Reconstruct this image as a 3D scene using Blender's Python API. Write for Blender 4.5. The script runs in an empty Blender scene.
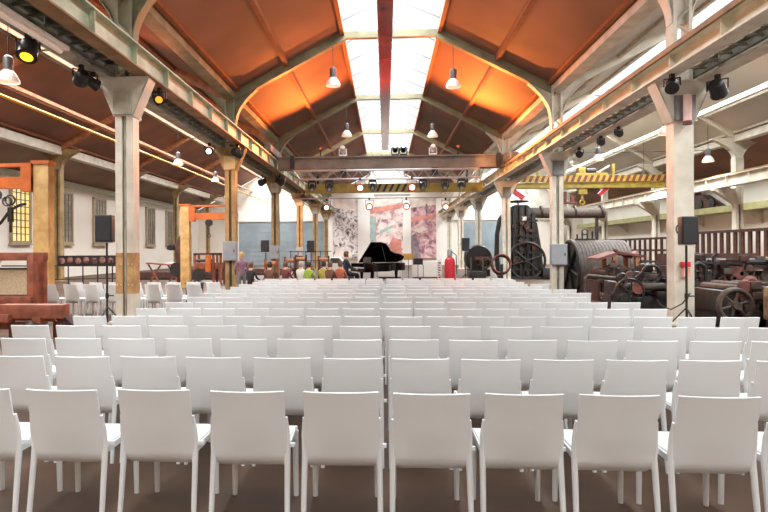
import bpy, bmesh, math, random
from mathutils import Vector, Matrix
random.seed(7)
PI = math.pi
scn = bpy.context.scene
COL = scn.collection

# ------------------------------------------------------------------ camera, world, light, exposure
cam_d = bpy.data.cameras.new('camera')
cam = bpy.data.objects.new('camera', cam_d); COL.objects.link(cam); scn.camera = cam
cam_d.sensor_width = 36.0; cam_d.lens = 555.0 / 768.0 * 36.0
cam_d.shift_x = 0.0430; cam_d.shift_y = -0.0078
cam_d.clip_start = 0.05; cam_d.clip_end = 300
cam.location = (0, 0, 1.586)
cam.rotation_euler = (Matrix.Rotation(math.radians(3.5), 4, 'Z') @ Matrix.Rotation(PI/2, 4, 'X')
                      @ Matrix.Rotation(math.radians(-0.3), 4, 'Z')).to_euler()

w = bpy.data.worlds.new('sky'); scn.world = w; w.use_nodes = True
w.node_tree.nodes['Background'].inputs[0].default_value = (0.98, 1.0, 1.0, 1)
w.node_tree.nodes['Background'].inputs[1].default_value = 1.3

scn.view_settings.view_transform = 'Standard'; scn.view_settings.look = 'None'
scn.view_settings.gamma = 1.0; scn.view_settings.exposure = 0.0
try: scn.view_settings.use_curve_mapping = False
except Exception: pass

def area(name, loc, sx, sy, power, color, rot=(0, 0, 0)):
    l = bpy.data.lights.new(name, 'AREA'); l.shape = 'RECTANGLE'; l.size = sx; l.size_y = sy
    l.energy = power; l.color = color
    o = bpy.data.objects.new(name, l); COL.objects.link(o); o.location = loc; o.rotation_euler = rot
    return o
# daylight falling through the three ridge skylights
area('daylight_middle', (0.2, 26, 10.75), 3.4, 70, 8000, (0.95, 1.0, 1.0))
area('daylight_left', (-11.5, 26, 10.6), 3.3, 70, 15000, (1.0, 0.99, 0.95))
area('daylight_right', (12.5, 26, 10.6), 3.3, 70, 16000, (0.95, 1.0, 0.99))

def spot(name, loc, target, power, color, angle=70, blend=0.6, r=0.12):
    l = bpy.data.lights.new(name, 'SPOT'); l.energy = power; l.color = color
    l.spot_size = math.radians(angle); l.spot_blend = blend; l.shadow_soft_size = r
    o = bpy.data.objects.new(name, l); COL.objects.link(o); o.location = loc
    d = Vector(target) - Vector(loc)
    o.rotation_euler = d.to_track_quat('-Z', 'Y').to_euler()
    return o

# ------------------------------------------------------------------ materials
MATS = {}
def srgb(r, g, b):
    f = lambda c: (c/255/12.92) if c/255 <= 0.04045 else ((c/255+0.055)/1.055)**2.4
    return (f(r), f(g), f(b))
def mat(name, rgb, rough=0.6, metal=0.0, var=0.12, scale=4.0, dark=None, emit=0.0, bump=0.0, detail=5):
    """noise-varied principled material: rgb in display values, dark = second display colour"""
    if name in MATS: return MATS[name]
    m = bpy.data.materials.new(name); m.use_nodes = True
    nt = m.node_tree; b = nt.nodes['Principled BSDF']
    c = srgb(*rgb); d = srgb(*dark) if dark else tuple(x*(1-var*2.2) for x in c)
    tc = nt.nodes.new('ShaderNodeTexCoord'); n = nt.nodes.new('ShaderNodeTexNoise')
    n.inputs['Scale'].default_value = scale; n.inputs['Detail'].default_value = detail
    nt.links.new(tc.outputs['Object'], n.inputs['Vector'])
    r = nt.nodes.new('ShaderNodeValToRGB')
    r.color_ramp.elements[0].position = 0.34; r.color_ramp.elements[1].position = 0.62
    r.color_ramp.elements[0].color = (*d, 1); r.color_ramp.elements[1].color = (*c, 1)
    nt.links.new(n.outputs['Fac'], r.inputs['Fac']); nt.links.new(r.outputs['Color'], b.inputs['Base Color'])
    b.inputs['Roughness'].default_value = rough; b.inputs['Metallic'].default_value = metal
    if emit:
        b.inputs['Emission Color'].default_value = (*c, 1); b.inputs['Emission Strength'].default_value = emit
    if bump:
        bp = nt.nodes.new('ShaderNodeBump'); bp.inputs['Strength'].default_value = bump
        nt.links.new(n.outputs['Fac'], bp.inputs['Height']); nt.links.new(bp.outputs['Normal'], b.inputs['Normal'])
    MATS[name] = m
    return m
M = {}
M['chair'] = mat('white_plastic', (216, 217, 216), 0.42, var=0.01, scale=2)
M['floor'] = mat('brown_floor', (90, 64, 46), 0.62, scale=1.3, dark=(64, 46, 33), bump=0.05)
M['white_wall'] = mat('white_wall_paint', (238, 232, 222), 0.8, scale=0.35, dark=(230, 222, 212))
M['end_wall'] = mat('end_wall_paint', (240, 232, 220), 0.8, scale=0.3, dark=(230, 220, 206))
M['board_brown'] = mat('brown_roof_board', (138, 100, 82), 0.75, scale=0.28, dark=(104, 80, 66), detail=2)
M['board_left'] = mat('dark_roof_board', (146, 102, 84), 0.8, scale=0.35, dark=(112, 84, 72), detail=2)
M['board_right'] = mat('pale_roof_board', (206, 200, 190), 0.8, scale=0.4, dark=(192, 185, 175), detail=2)
M['eave_left'] = mat('grey_brown_eave_board', (150, 128, 108), 0.8, scale=0.5, dark=(130, 108, 92), detail=2)
M['purlin'] = mat('brown_purlin_wood', (150, 92, 58), 0.7, scale=3)
M['frame_green'] = mat('olive_grey_steel', (150, 144, 112), 0.55, scale=2, dark=(122, 116, 90))
M['cream'] = mat('cream_steel_paint', (216, 208, 192), 0.5, scale=2.2, dark=(192, 182, 164))
M['cream_dirty'] = mat('dull_cream_steel', (176, 168, 148), 0.6, scale=3, dark=(140, 132, 114))
M['ochre'] = mat('ochre_steel_paint', (164, 136, 92), 0.5, scale=2.2, dark=(126, 102, 64))
M['rawtan'] = mat('flaking_tan_paint', (190, 150, 100), 0.7, scale=5, dark=(150, 108, 66))
M['dark_web'] = mat('dark_steel', (66, 60, 54), 0.6, scale=3)
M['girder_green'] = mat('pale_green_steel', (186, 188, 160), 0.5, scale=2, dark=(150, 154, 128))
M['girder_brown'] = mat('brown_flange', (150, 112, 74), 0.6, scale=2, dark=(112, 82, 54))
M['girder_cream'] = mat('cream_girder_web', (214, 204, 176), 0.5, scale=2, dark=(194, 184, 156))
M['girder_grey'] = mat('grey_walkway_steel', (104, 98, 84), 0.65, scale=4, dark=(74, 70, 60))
M['bridge'] = mat('brown_grey_crane_paint', (118, 104, 90), 0.55, scale=2, dark=(96, 84, 72))
M['ridge'] = mat('dark_red_gloss_wood', (132, 32, 16), 0.2, scale=1.2, dark=(96, 22, 14))
M['black'] = mat('black_plastic', (28, 26, 26), 0.5, var=0.1)
M['blackgloss'] = mat('black_lacquer', (16, 14, 15), 0.12, var=0.05)
M['dark_iron'] = mat('dark_iron', (42, 36, 32), 0.5, metal=0.1, scale=6, dark=(24, 20, 18))
M['rusty'] = mat('rusty_iron', (80, 50, 38), 0.7, scale=7, dark=(44, 29, 24))
M['oxide'] = mat('red_oxide', (124, 70, 57), 0.7, scale=6, dark=(80, 44, 37))
M['ribbed'] = mat('brown_ribbed_iron', (84, 70, 60), 0.65, metal=0.1, scale=8, dark=(58, 48, 42))
M['slat'] = mat('maroon_slat_wood', (88, 50, 42), 0.6, scale=6, dark=(56, 34, 30))
M['loom'] = mat('red_brown_wood', (150, 82, 56), 0.55, scale=5, dark=(110, 56, 38))
M['loom_light'] = mat('light_loom_wood', (184, 120, 78), 0.6, scale=5, dark=(150, 92, 58))
M['timber'] = mat('honey_timber', (206, 168, 108), 0.6, scale=3.5, dark=(176, 134, 78))
M['orange'] = mat('orange_enamel', (206, 108, 44), 0.45, scale=3, dark=(180, 86, 32))
M['yellow'] = mat('yellow_crane_paint', (182, 156, 66), 0.5, scale=3, dark=(152, 128, 50))
M['stripe'] = mat('red_brown_stripe', (120, 48, 36), 0.5, var=0.05)
M['stripe_black'] = mat('black_stripe', (44, 38, 34), 0.5, var=0.05)
M['yellow_pipe'] = mat('yellow_gas_pipe', (232, 186, 44), 0.4, var=0.05)
M['silver'] = mat('aluminium', (196, 190, 188), 0.35, metal=0.6, var=0.05)
M['grey_box'] = mat('grey_enamel_box', (150, 152, 156), 0.5, var=0.04)
M['gate'] = mat('blue_grey_gate', (140, 152, 158), 0.6, scale=0.8, dark=(124, 136, 142))
M['red'] = mat('signal_red', (214, 44, 58), 0.35, var=0.05)
M['lamp_white'] = mat('white_lamp_glass', (240, 232, 222), 0.3, var=0.03, emit=0.08)
M['lamp_grey'] = mat('grey_lamp_housing', (120, 118, 116), 0.4, metal=0.4, var=0.05)
M['bulb_warm'] = mat('warm_lit_lens', (255, 226, 190), 0.3, var=0.0, emit=5.0)
M['bulb_yellow'] = mat('yellow_lit_lens', (255, 206, 50), 0.3, var=0.0, emit=1.5)
M['bulb_orange'] = mat('orange_lit_lens', (255, 150, 40), 0.3, var=0.0, emit=1.6)
M['glass_lit'] = mat('lit_yellow_pane', (250, 226, 150), 0.4, scale=1.0, dark=(236, 200, 118), emit=0.55)
M['glass_dull'] = mat('dull_window_pane', (168, 162, 150), 0.25, scale=1.2, dark=(130, 128, 120))
M['window_frame'] = mat('window_frame_paint', (172, 152, 124), 0.6, var=0.06)
M['window_bar'] = mat('window_bar_paint', (120, 106, 86), 0.6, var=0.06)
M['gutter'] = mat('pale_green_gutter', (196, 208, 194), 0.5, var=0.05)
M['ledge'] = mat('olive_ledge', (178, 172, 122), 0.6, scale=2, dark=(156, 150, 102))
M['stone'] = mat('tan_stone', (188, 154, 116), 0.85, scale=8, dark=(132, 102, 74), bump=0.3)
M['banner'] = mat('dark_banner_print', (150, 96, 84), 0.6, scale=6, dark=(52, 32, 30))
M['plinth'] = mat('white_plinth_paint', (232, 226, 218), 0.6, var=0.02)
M['deck'] = mat('black_stage_deck', (46, 42, 40), 0.5, var=0.1)
M['straw'] = mat('pale_warp_threads', (214, 196, 164), 0.8, scale=30, dark=(190, 170, 136))
M['skin'] = mat('skin', (214, 164, 136), 0.55, var=0.03)
M['ivory'] = mat('piano_keys', (232, 228, 218), 0.3, var=0.02)
M['brass'] = mat('brass', (196, 160, 88), 0.3, metal=0.8, var=0.05)
M['white_print'] = mat('white_banner', (232, 226, 220), 0.6, var=0.02)
M['can_red_light'] = mat('red_lit_can', (176, 70, 52), 0.5, var=0.08)  # red light on the stage lamp cans, put into their base colour
M['cable'] = mat('black_cable', (34, 30, 30), 0.5, var=0.05)

def glass_material():
    m = bpy.data.materials.new('skylight_glass'); m.use_nodes = True; nt = m.node_tree
    for n in list(nt.nodes): nt.nodes.remove(n)
    o = nt.nodes.new('ShaderNodeOutputMaterial'); mx = nt.nodes.new('ShaderNodeMixShader')
    t = nt.nodes.new('ShaderNodeBsdfTransparent'); t.inputs[0].default_value = (0.97, 0.98, 1, 1)
    g = nt.nodes.new('ShaderNodeBsdfGlossy'); g.inputs['Roughness'].default_value = 0.2
    mx.inputs[0].default_value = 0.05
    nt.links.new(t.outputs[0], mx.inputs[1]); nt.links.new(g.outputs[0], mx.inputs[2]); nt.links.new(mx.outputs[0], o.inputs[0])
    return m
M['glass'] = glass_material()

def mural_material(name, stops, scale, seed, distort=2.0):
    m = bpy.data.materials.new(name); m.use_nodes = True; nt = m.node_tree; b = nt.nodes['Principled BSDF']
    tc = nt.nodes.new('ShaderNodeTexCoord'); mp = nt.nodes.new('ShaderNodeMapping'); mp.inputs['Location'].default_value = (seed, seed*0.7, seed*1.3)
    mp.inputs['Rotation'].default_value = (0, math.radians(25), 0)
    nt.links.new(tc.outputs['Object'], mp.inputs[0])
    n = nt.nodes.new('ShaderNodeTexNoise'); n.inputs['Scale'].default_value = scale; n.inputs['Detail'].default_value = 6
    n.inputs['Distortion'].default_value = distort; n.inputs['Roughness'].default_value = 0.62
    nt.links.new(mp.outputs[0], n.inputs['Vector'])
    r = nt.nodes.new('ShaderNodeValToRGB'); els = r.color_ramp.elements
    while len(els) < len(stops): els.new(0.5)
    for e, (p, c) in zip(els, stops): e.position = p; e.color = (*srgb(*c), 1)
    nt.links.new(n.outputs['Fac'], r.inputs['Fac']); nt.links.new(r.outputs['Color'], b.inputs['Base Color'])
    b.inputs['Roughness'].default_value = 0.7
    return m

# ------------------------------------------------------------------ mesh builder
class MB:
    def __init__(s): s.v = []; s.f = []; s.m = []; s.cur = 0
    def add(s, vs, fs):
        n = len(s.v); s.v += [tuple(v) for v in vs]
        s.f += [tuple(i+n for i in f) for f in fs]; s.m += [s.cur]*len(fs); return s
    def box(s, x0, x1, y0, y1, z0, z1):
        if x0 > x1: x0, x1 = x1, x0
        if y0 > y1: y0, y1 = y1, y0
        if z0 > z1: z0, z1 = z1, z0
        return s.add([(x0,y0,z0),(x1,y0,z0),(x1,y1,z0),(x0,y1,z0),(x0,y0,z1),(x1,y0,z1),(x1,y1,z1),(x0,y1,z1)],
                     [(0,3,2,1),(4,5,6,7),(0,1,5,4),(1,2,6,5),(2,3,7,6),(3,0,4,7)])
    def bar(s, p, q, w, h, up=(0,0,1)):
        p = Vector(p); q = Vector(q); d = (q-p).normalized(); u = Vector(up)
        if abs(d.dot(u)) > 0.98: u = Vector((0,1,0))
        a = d.cross(u).normalized()*w/2; b = a.cross(d).normalized()*h/2
        vs = [p-a-b, p+a-b, p+a+b, p-a+b, q-a-b, q+a-b, q+a+b, q-a+b]
        return s.add(vs, [(0,1,2,3),(7,6,5,4),(0,4,5,1),(1,5,6,2),(2,6,7,3),(3,7,4,0)])
    def tube(s, pts, r, n=8, caps=True):
        pts = [Vector(p) for p in pts]; rs = r if isinstance(r, (list, tuple)) else [r]*len(pts)
        vs = []; k = len(pts); a = None
        for i, p in enumerate(pts):
            d = (pts[min(i+1,k-1)] - pts[max(i-1,0)]).normalized()
            if a is None: a = d.cross(Vector((0,0,1)) if abs(d.z) < 0.9 else Vector((1,0,0)))
            a = (a - d*a.dot(d)).normalized(); b = d.cross(a).normalized()
            for j in range(n):
                t = 2*PI*j/n; vs.append(p + a*math.cos(t)*rs[i] + b*math.sin(t)*rs[i])
        fs = []
        for i in range(k-1):
            for j in range(n):
                fs.append((i*n+j, i*n+(j+1)%n, (i+1)*n+(j+1)%n, (i+1)*n+j))
        if caps:
            fs.append(tuple(range(n))[::-1]); fs.append(tuple((k-1)*n+j for j in range(n)))
        return s.add(vs, fs)
    def lathe(s, prof, o=(0,0,0), axis='Z', n=16, caps=True):
        vs = []
        for r, h in prof:
            for j in range(n):
                t = 2*PI*j/n; a, b = r*math.cos(t), r*math.sin(t)
                p = (a,b,h) if axis == 'Z' else ((h,a,b) if axis == 'X' else (a,h,b))
                vs.append((p[0]+o[0], p[1]+o[1], p[2]+o[2]))
        fs = []
        for i in range(len(prof)-1):
            for j in range(n): fs.append((i*n+j, i*n+(j+1)%n, (i+1)*n+(j+1)%n, (i+1)*n+j))
        if caps:
            fs.append(tuple(range(n))[::-1]); fs.append(tuple((len(prof)-1)*n+j for j in range(n)))
        return s.add(vs, fs)
    def prism(s, poly, a, b, axis='Y'):
        """polygon in the plane across axis, swept from a to b"""
        def P(u, v, t): return (u,t,v) if axis == 'Y' else ((t,u,v) if axis == 'X' else (u,v,t))
        n = len(poly)
        vs = [P(u,v,a) for u,v in poly] + [P(u,v,b) for u,v in poly]
        fs = [tuple(range(n)), tuple(range(n,2*n))[::-1]] + [(i,(i+1)%n,n+(i+1)%n,n+i) for i in range(n)]
        return s.add(vs, fs)
    def ring(s, c, R, r, axis='Y', n=32, k=8, w=None):
        """torus-like ring; w = width along the axis for a flat rim"""
        vs = []
        for i in range(n):
            t = 2*PI*i/n
            for j in range(k):
                q = 2*PI*j/k + PI/k
                rr = R + r*math.cos(q); h = (w/2 if w else r)*math.sin(q)
                a, b = rr*math.cos(t), rr*math.sin(t)
                p = (a,h,b) if axis == 'Y' else ((h,a,b) if axis == 'X' else (a,b,h))
                vs.append((c[0]+p[0], c[1]+p[1], c[2]+p[2]))
        fs = [(i*k+j, i*k+(j+1)%k, ((i+1)%n)*k+(j+1)%k, ((i+1)%n)*k+j) for i in range(n) for j in range(k)]
        return s.add(vs, fs)
    def grid(s, fn, nu, nv, thick):
        P = [[Vector(fn(i/nu, j/nv)) for j in range(nv+1)] for i in range(nu+1)]
        N = []
        for i in range(nu+1):
            row = []
            for j in range(nv+1):
                du = P[min(i+1,nu)][j]-P[max(i-1,0)][j]; dv = P[i][min(j+1,nv)]-P[i][max(j-1,0)]
                row.append(du.cross(dv).normalized())
            N.append(row)
        idx = lambda i,j,k: k*(nu+1)*(nv+1)+i*(nv+1)+j
        vs = [P[i][j]+N[i][j]*thick/2 for i in range(nu+1) for j in range(nv+1)] + [P[i][j]-N[i][j]*thick/2 for i in range(nu+1) for j in range(nv+1)]
        fs = []
        for i in range(nu):
            for j in range(nv):
                fs.append((idx(i,j,0),idx(i+1,j,0),idx(i+1,j+1,0),idx(i,j+1,0)))
                fs.append((idx(i,j,1),idx(i,j+1,1),idx(i+1,j+1,1),idx(i+1,j,1)))
        for i in range(nu):
            fs.append((idx(i,0,0),idx(i,0,1),idx(i+1,0,1),idx(i+1,0,0)))
            fs.append((idx(i,nv,0),idx(i+1,nv,0),idx(i+1,nv,1),idx(i,nv,1)))
        for j in range(nv):
            fs.append((idx(0,j,0),idx(0,j+1,0),idx(0,j+1,1),idx(0,j,1)))
            fs.append((idx(nu,j,0),idx(nu,j,1),idx(nu,j+1,1),idx(nu,j+1,0)))
        return s.add(vs, fs)
    def build(s, name, mats, parent=None, smooth=True, bevel=0.0, angle=35):
        org = Vector(parent['_o']) if parent is not None and '_o' in parent else Vector((0,0,0))
        me = bpy.data.meshes.new(name)
        me.from_pydata([Vector(v)-org for v in s.v], [], s.f)
        mats = mats if isinstance(mats, list) else [mats]
        for m in mats: me.materials.append(m)
        if len(mats) > 1: me.polygons.foreach_set('material_index', s.m)
        bm = bmesh.new(); bm.from_mesh(me)
        bmesh.ops.recalc_face_normals(bm, faces=bm.faces)
        if bevel > 0:
            es = [e for e in bm.edges if len(e.link_faces) == 2 and e.calc_face_angle(0) > 0.6]
            bmesh.ops.bevel(bm, geom=es, offset=bevel, segments=2, affect='EDGES', profile=0.6)
        bm.to_mesh(me); bm.free()
        if smooth:
            me.polygons.foreach_set('use_smooth', [True]*len(me.polygons))
            me.set_sharp_from_angle(angle=math.radians(angle))
        o = bpy.data.objects.new(name, me); COL.objects.link(o)
        if parent is not None:
            o.parent = parent
            if '_o' in parent: o['_o'] = (0.0, 0.0, 0.0); 
            sub_origin(o, org)
        return o
def sub_origin(o, org):
    o['_o'] = tuple(org)          # sub-parts are given in the same coordinates
def tag(o, label=None, cat=None, group=None, kind=None):
    if label: o['label'] = label
    if cat: o['category'] = cat
    if group: o['group'] = group
    if kind: o['kind'] = kind
    return o
def thing(name, label, cat, loc=(0,0,0), group=None, kind=None):
    o = bpy.data.objects.new(name, None); COL.objects.link(o); o.location = loc; o['_o'] = tuple(float(x) for x in loc)
    o.empty_display_size = 0.2
    return tag(o, label, cat, group, kind)
def struct(name, mb, m, **k):
    o = mb.build(name, m, **k); o['kind'] = 'structure'; return o
def copy_tree(o, parent=None):
    c = o.copy(); COL.objects.link(c)
    if parent is not None: c.parent = parent
    for ch in list(o.children): copy_tree(ch, c)
    return c
def place(o, loc, rz=None, label=None, group=None):
    o.location = loc
    if rz is not None: o.rotation_euler = (0, 0, rz)
    if label: o['label'] = label
    if group: o['group'] = group
    return o
ORD = ['first','second','third','fourth','fifth','sixth','seventh','eighth','ninth','tenth','eleventh','twelfth','thirteenth','fourteenth','fifteenth','sixteenth','seventeenth']

# ------------------------------------------------------------------ the hall
XL, XR = -5.7, 6.16
BAYS = [12 + 8.35*k for k in range(6)]            # column lines, and two behind the camera are left out
Y0, Y1 = -6.0, 58.0
FR = [3.65] + BAYS
EAVE = 7.4
NAVES = {'left': dict(e=(-17.4, 7.2, XL, EAVE), s=(-13.2, 9.5, -9.9, 9.5), r=(-11.55, 10.25), board='board_left'),
         'middle': dict(e=(XL, EAVE, XR, EAVE), s=(-1.45, 9.6, 1.95, 9.6), r=(0.2, 10.4), board='board_brown'),
         'right': dict(e=(XR, EAVE, 17.5, 7.2), s=(10.5, 9.6, 14.3, 9.25), r=(12.5, 10.2), board='board_right')}

struct('floor', MB().box(-20.4, 20.8, Y0, Y1+0.4, -0.2, 0), M['floor'])
struct('wall_left', MB().box(-20.2, -19.8, Y0, Y1, 0, 6.1), M['white_wall'])
struct('wall_front', MB().box(-20.4, 20.8, Y0-0.3, Y0, 0, 7.0), M['white_wall'])
struct('wall_right', MB().box(20.2, 20.6, Y0, Y1, 0, 6.1), M['white_wall'])
b = MB()
b.prism([(-20.2,0),(20.6,0),(20.6,5.9),(17.5,7.1),(14.3,9.15),(12.5,10.1),(10.5,9.5),(XR,7.3),(1.95,9.5),(0.2,10.3),(-1.45,9.5),(XL,7.3),(-9.9,9.4),(-11.55,10.15),(-13.2,9.4),(-17.4,7.1),(-20.2,5.7)], Y1, Y1+0.35)
struct('wall_back', b, M['end_wall'], smooth=False)
b = MB().box(-17.0, XL-0.4, Y1-0.25, Y1-0.02, 4.62, 5.4); struct('trim_1', b, M['plinth'])
b = MB().box(XR+0.4, 17.0, Y1-0.25, Y1-0.02, 4.62, 5.3); struct('trim_2', b, M['plinth'])

tn = 3
for nm, N in NAVES.items():
    xa, za, xb, zb = N['e']; sa, ha, sb, hb = N['s']; rx, rz = N['r']
    for (x0,z0,x1,z1) in ((xa,za,sa,ha),(sb,hb,xb,zb)):
        b = MB(); b.prism([(x0,z0),(x1,z1),(x1,z1+0.1),(x0,z0+0.1)], Y0, Y1)
        struct('ceiling', b, M[N['board']], smooth=False)
        # battens that divide the boards: near the eave, mid-slope, and along the skylight
        for t, hh in ((0.07,0.1),(0.5,0.16),(0.985,0.14)) if x0 < x1 else ():
            t2 = t if (x0,z0) == (xa,za) else 1-t
            px, pz = x0+(x1-x0)*t2, z0+(z1-z0)*t2
            struct('trim_%d' % tn, MB().box(px-0.07, px+0.07, Y0, Y1, pz-hh, pz+0.02),
                   M['cream'] if nm == 'right' else M['purlin']); tn += 1
    # glazed ridge: one pane sheet with glazing bars per slope
    for k, (x0,z0,x1,z1) in enumerate(((sa,ha,rx,rz),(rx,rz,sb,hb))):
        b = MB(); b.prism([(x0,z0+0.08),(x1,z1+0.08),(x1,z1+0.1),(x0,z0+0.1)], Y0, Y1)
        o = struct('window_%d' % (20+tn*2+k), b, M['glass'], smooth=False)
        b = MB(); y = Y0+0.4
        while y < Y1:
            b.bar((x0,y,z0+0.05),(x1,y,z1+0.05), 0.028, 0.04); y += 2.0875
        b.build('glazing_bar', M['lamp_grey'], o)
# the low eaves beyond the outer columns
struct('ceiling', MB().prism([(-20.2,5.78),(-17.4,7.2),(-17.4,7.3),(-20.2,5.88)], Y0, Y1), M['eave_left'], smooth=False)
struct('ceiling', MB().prism([(20.6,5.8),(17.5,7.2),(17.5,7.3),(20.6,5.9)], Y0, Y1), M['board_left'], smooth=False)
struct('trim_80', MB().box(-17.62, -17.18, Y0, Y1, 6.75, 7.18), M['cream'])
struct('trim_81', MB().box(17.3, 17.7, Y0, Y1, 6.85, 7.18), M['cream'])
b = MB().box(-19.8, -19.55, Y0, Y1, 5.55, 5.85); struct('trim_82', b, M['gutter'])
struct('trim_83', MB().box(XL-0.2, XL+0.2, Y0, Y1, 7.2, 7.42), M['frame_green'])
struct('trim_84', MB().box(XR-0.2, XR+0.2, Y0, Y1, 7.2, 7.42), M['cream'])
# pale lengthwise ties under the left and right roofs
struct('trim_85', MB().box(-14.06, -13.94, Y0, Y1, 7.76, 7.9), M['loom_light'])
struct('trim_86', MB().box(14.3, 14.46, Y0, Y1, 7.6, 7.8), M['cream'])

# red ridge duct under the middle skylight
b = MB().box(-0.2, 0.29, 2.0, 40.0, 8.75, 9.1)
tag(b.build('ridge_beam', M['ridge'], bevel=0.02), 'long dark red glossy box beam running under the middle of the skylight', 'beam')

# roof frames: a rafter each side, a collar across the skylight
for nm, N in NAVES.items():
    xa, za, xb, zb = N['e']; sa, ha, sb, hb = N['s']
    m = {'left': M['loom_light'], 'middle': M['frame_green'], 'right': M['cream']}[nm]
    for k, y in enumerate(FR[1:6] if nm != 'middle' else FR[:6]):
        kk = k+1 if nm == 'middle' else k+2
        o = thing('roof_frame', 'steel roof frame of the %s nave, %s from the camera' % (nm, ORD[kk-1]), 'roof frame', (0,y,0), kind='structure')
        MB().bar((xa,y,za-0.16),(sa,y,ha-0.16),0.24,0.3).build('rafter', m, o)
        MB().bar((sb,y,hb-0.16),(xb,y,zb-0.16),0.24,0.3).build('rafter', m, o)
        MB().bar((sa,y,ha-0.14),(sb,y,hb-0.14),0.2,0.24).build('collar', M['frame_green'] if nm != 'right' else m, o)

# ------------------------------------------------------------------ columns
def make_column(x, k, ztop, body, low, side):
    y = BAYS[k]
    nm = '%s riveted steel column of the %s row, %s from the camera' % ('cream' if body is M['cream'] else 'ochre', side, ORD[k])
    o = thing('column', nm, 'column', (x,y,0), 'columns beside the middle nave')
    zc = ztop-0.85; W = 0.2; D = 0.15
    def shell(z0, z1, e=0.0):
        b = MB()
        for s in (-1,1):
            b.box(x+s*(W+e), x+s*0.045, y-D-e, y-D+0.04, z0, z1); b.box(x+s*(W+e), x+s*(W-0.04), y-D+0.04, y+D-0.04, z0, z1)
            b.box(x+s*(W+e), x+s*0.045, y+D-0.04, y+D+e, z0, z1)
        return b
    if body is low: shell(0.05, ztop).build('shaft', body, o)
    else:
        shell(0.05, 0.65).box(x-0.1,x+0.1,y-0.02,y+0.02,0.05,0.65).build('shaft_foot', body, o)
        shell(0.65, 1.55, 0.002).box(x-0.1,x+0.1,y-0.02,y+0.02,0.65,1.55).build('bare_band', low, o)
        shell(1.55, ztop).box(x-0.1,x+0.1,y-0.02,y+0.02,1.55,ztop).build('shaft', body, o)
    b = MB().box(x-W+0.04, x+W-0.04, y-0.06, y+0.06, 0.05, ztop); b.box(x-0.02, x+0.02, y-D+0.03, y+D-0.03, 0.05, ztop)
    b.build('web', M['dark_web'] if body is not M['cream'] else M['cream_dirty'], o)
    b = MB().box(x-0.32, x+0.32, y-0.27, y+0.27, 0, 0.05); b.build('base_plate', body, o)
    b = MB(); z = 0.4
    while z < zc-0.1:
        for s in (-1,1):
            b.lathe([(0.016,0.0),(0.011,-0.012)], (x+s*0.17,y-D,z), 'Y', 6); b.lathe([(0.016,0.0),(0.011,-0.012)], (x+s*0.08,y-D,z), 'Y', 6)
        z += 0.45
    b.build('rivets', body, o)
    # flared capital carrying the two crane girders
    b = MB(); poly = [(x-0.2,zc),(x+0.2,zc),(x+0.56,ztop-0.05),(x+0.56,ztop),(x-0.56,ztop),(x-0.56,ztop-0.05)]
    b.prism(poly, y-0.18, y-0.14); b.prism(poly, y+0.14, y+0.18)
    for s in (-1,1): b.bar((x+s*0.21,y,zc),(x+s*0.56,y,ztop-0.04),0.36,0.03,up=(s,0,0))
    b.box(x-0.56,x+0.56,y-0.2,y+0.2,ztop-0.03,ztop)
    b.build('capital', body, o, smooth=False)
    MB().box(x-0.2,x+0.2,y-0.25,y-0.18,zc+0.02,zc+0.52).build('capital_plate', M['lamp_grey'] if side == 'right' else M['cream_dirty'], o)
    if side == 'right' and k == 0: MB().box(x-W,x+W,y-D-0.008,y-D-0.0005,0.05,zc).build('cover_plate', body, o)
    # upper latticed stanchion up to the roof valley
    b = MB()
    for s in (-1,1): b.box(x+s*0.19, x+s*0.12, y-0.16, y+0.16, ztop, 7.3)
    b.build('upper_shaft', M['cream'] if side == 'right' else M['frame_green'], o)
    b = MB(); z = ztop; sgn = 1
    while z < 6.5:
        b.bar((x-sgn*0.15,y-0.15,z),(x+sgn*0.15,y-0.15,z+0.3),0.05,0.012,up=(0,1,0)); sgn = -sgn; z += 0.3
    b.build('lacing', M['cream_dirty'], o)
    # curved gusset spreading under both roof slopes
    pts = []
    for i in range(9):
        t = i/8; pts.append((x+0.19+0.8*(t**2.0), 6.25+1.3*t))
    left = [(2*x-px, pz) for px, pz in pts]
    poly = pts + [(x+0.9,7.7),(x,7.32),(x-0.9,7.7)] + left[::-1]
    b = MB(); b.prism(poly, y-0.04, y+0.04)
    for i in range(8):
        for P in (pts, left): b.bar((P[i][0],y,P[i][1]),(P[i+1][0],y,P[i+1][1]),0.26,0.03,up=(1,0,0.01))
    b.build('roof_bracket', M['cream'] if side == 'right' else M['frame_green'], o, smooth=False)
    return o
ZL, ZR = 5.40, 5.05
for k in range(6):
    make_column(XL, k, ZL, M['cream'] if k == 0 else M['ochre'], M['rawtan'] if k == 0 else M['ochre'], 'left')
    make_column(XR, k, ZR, M['cream'], M['cream'], 'right')

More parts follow.
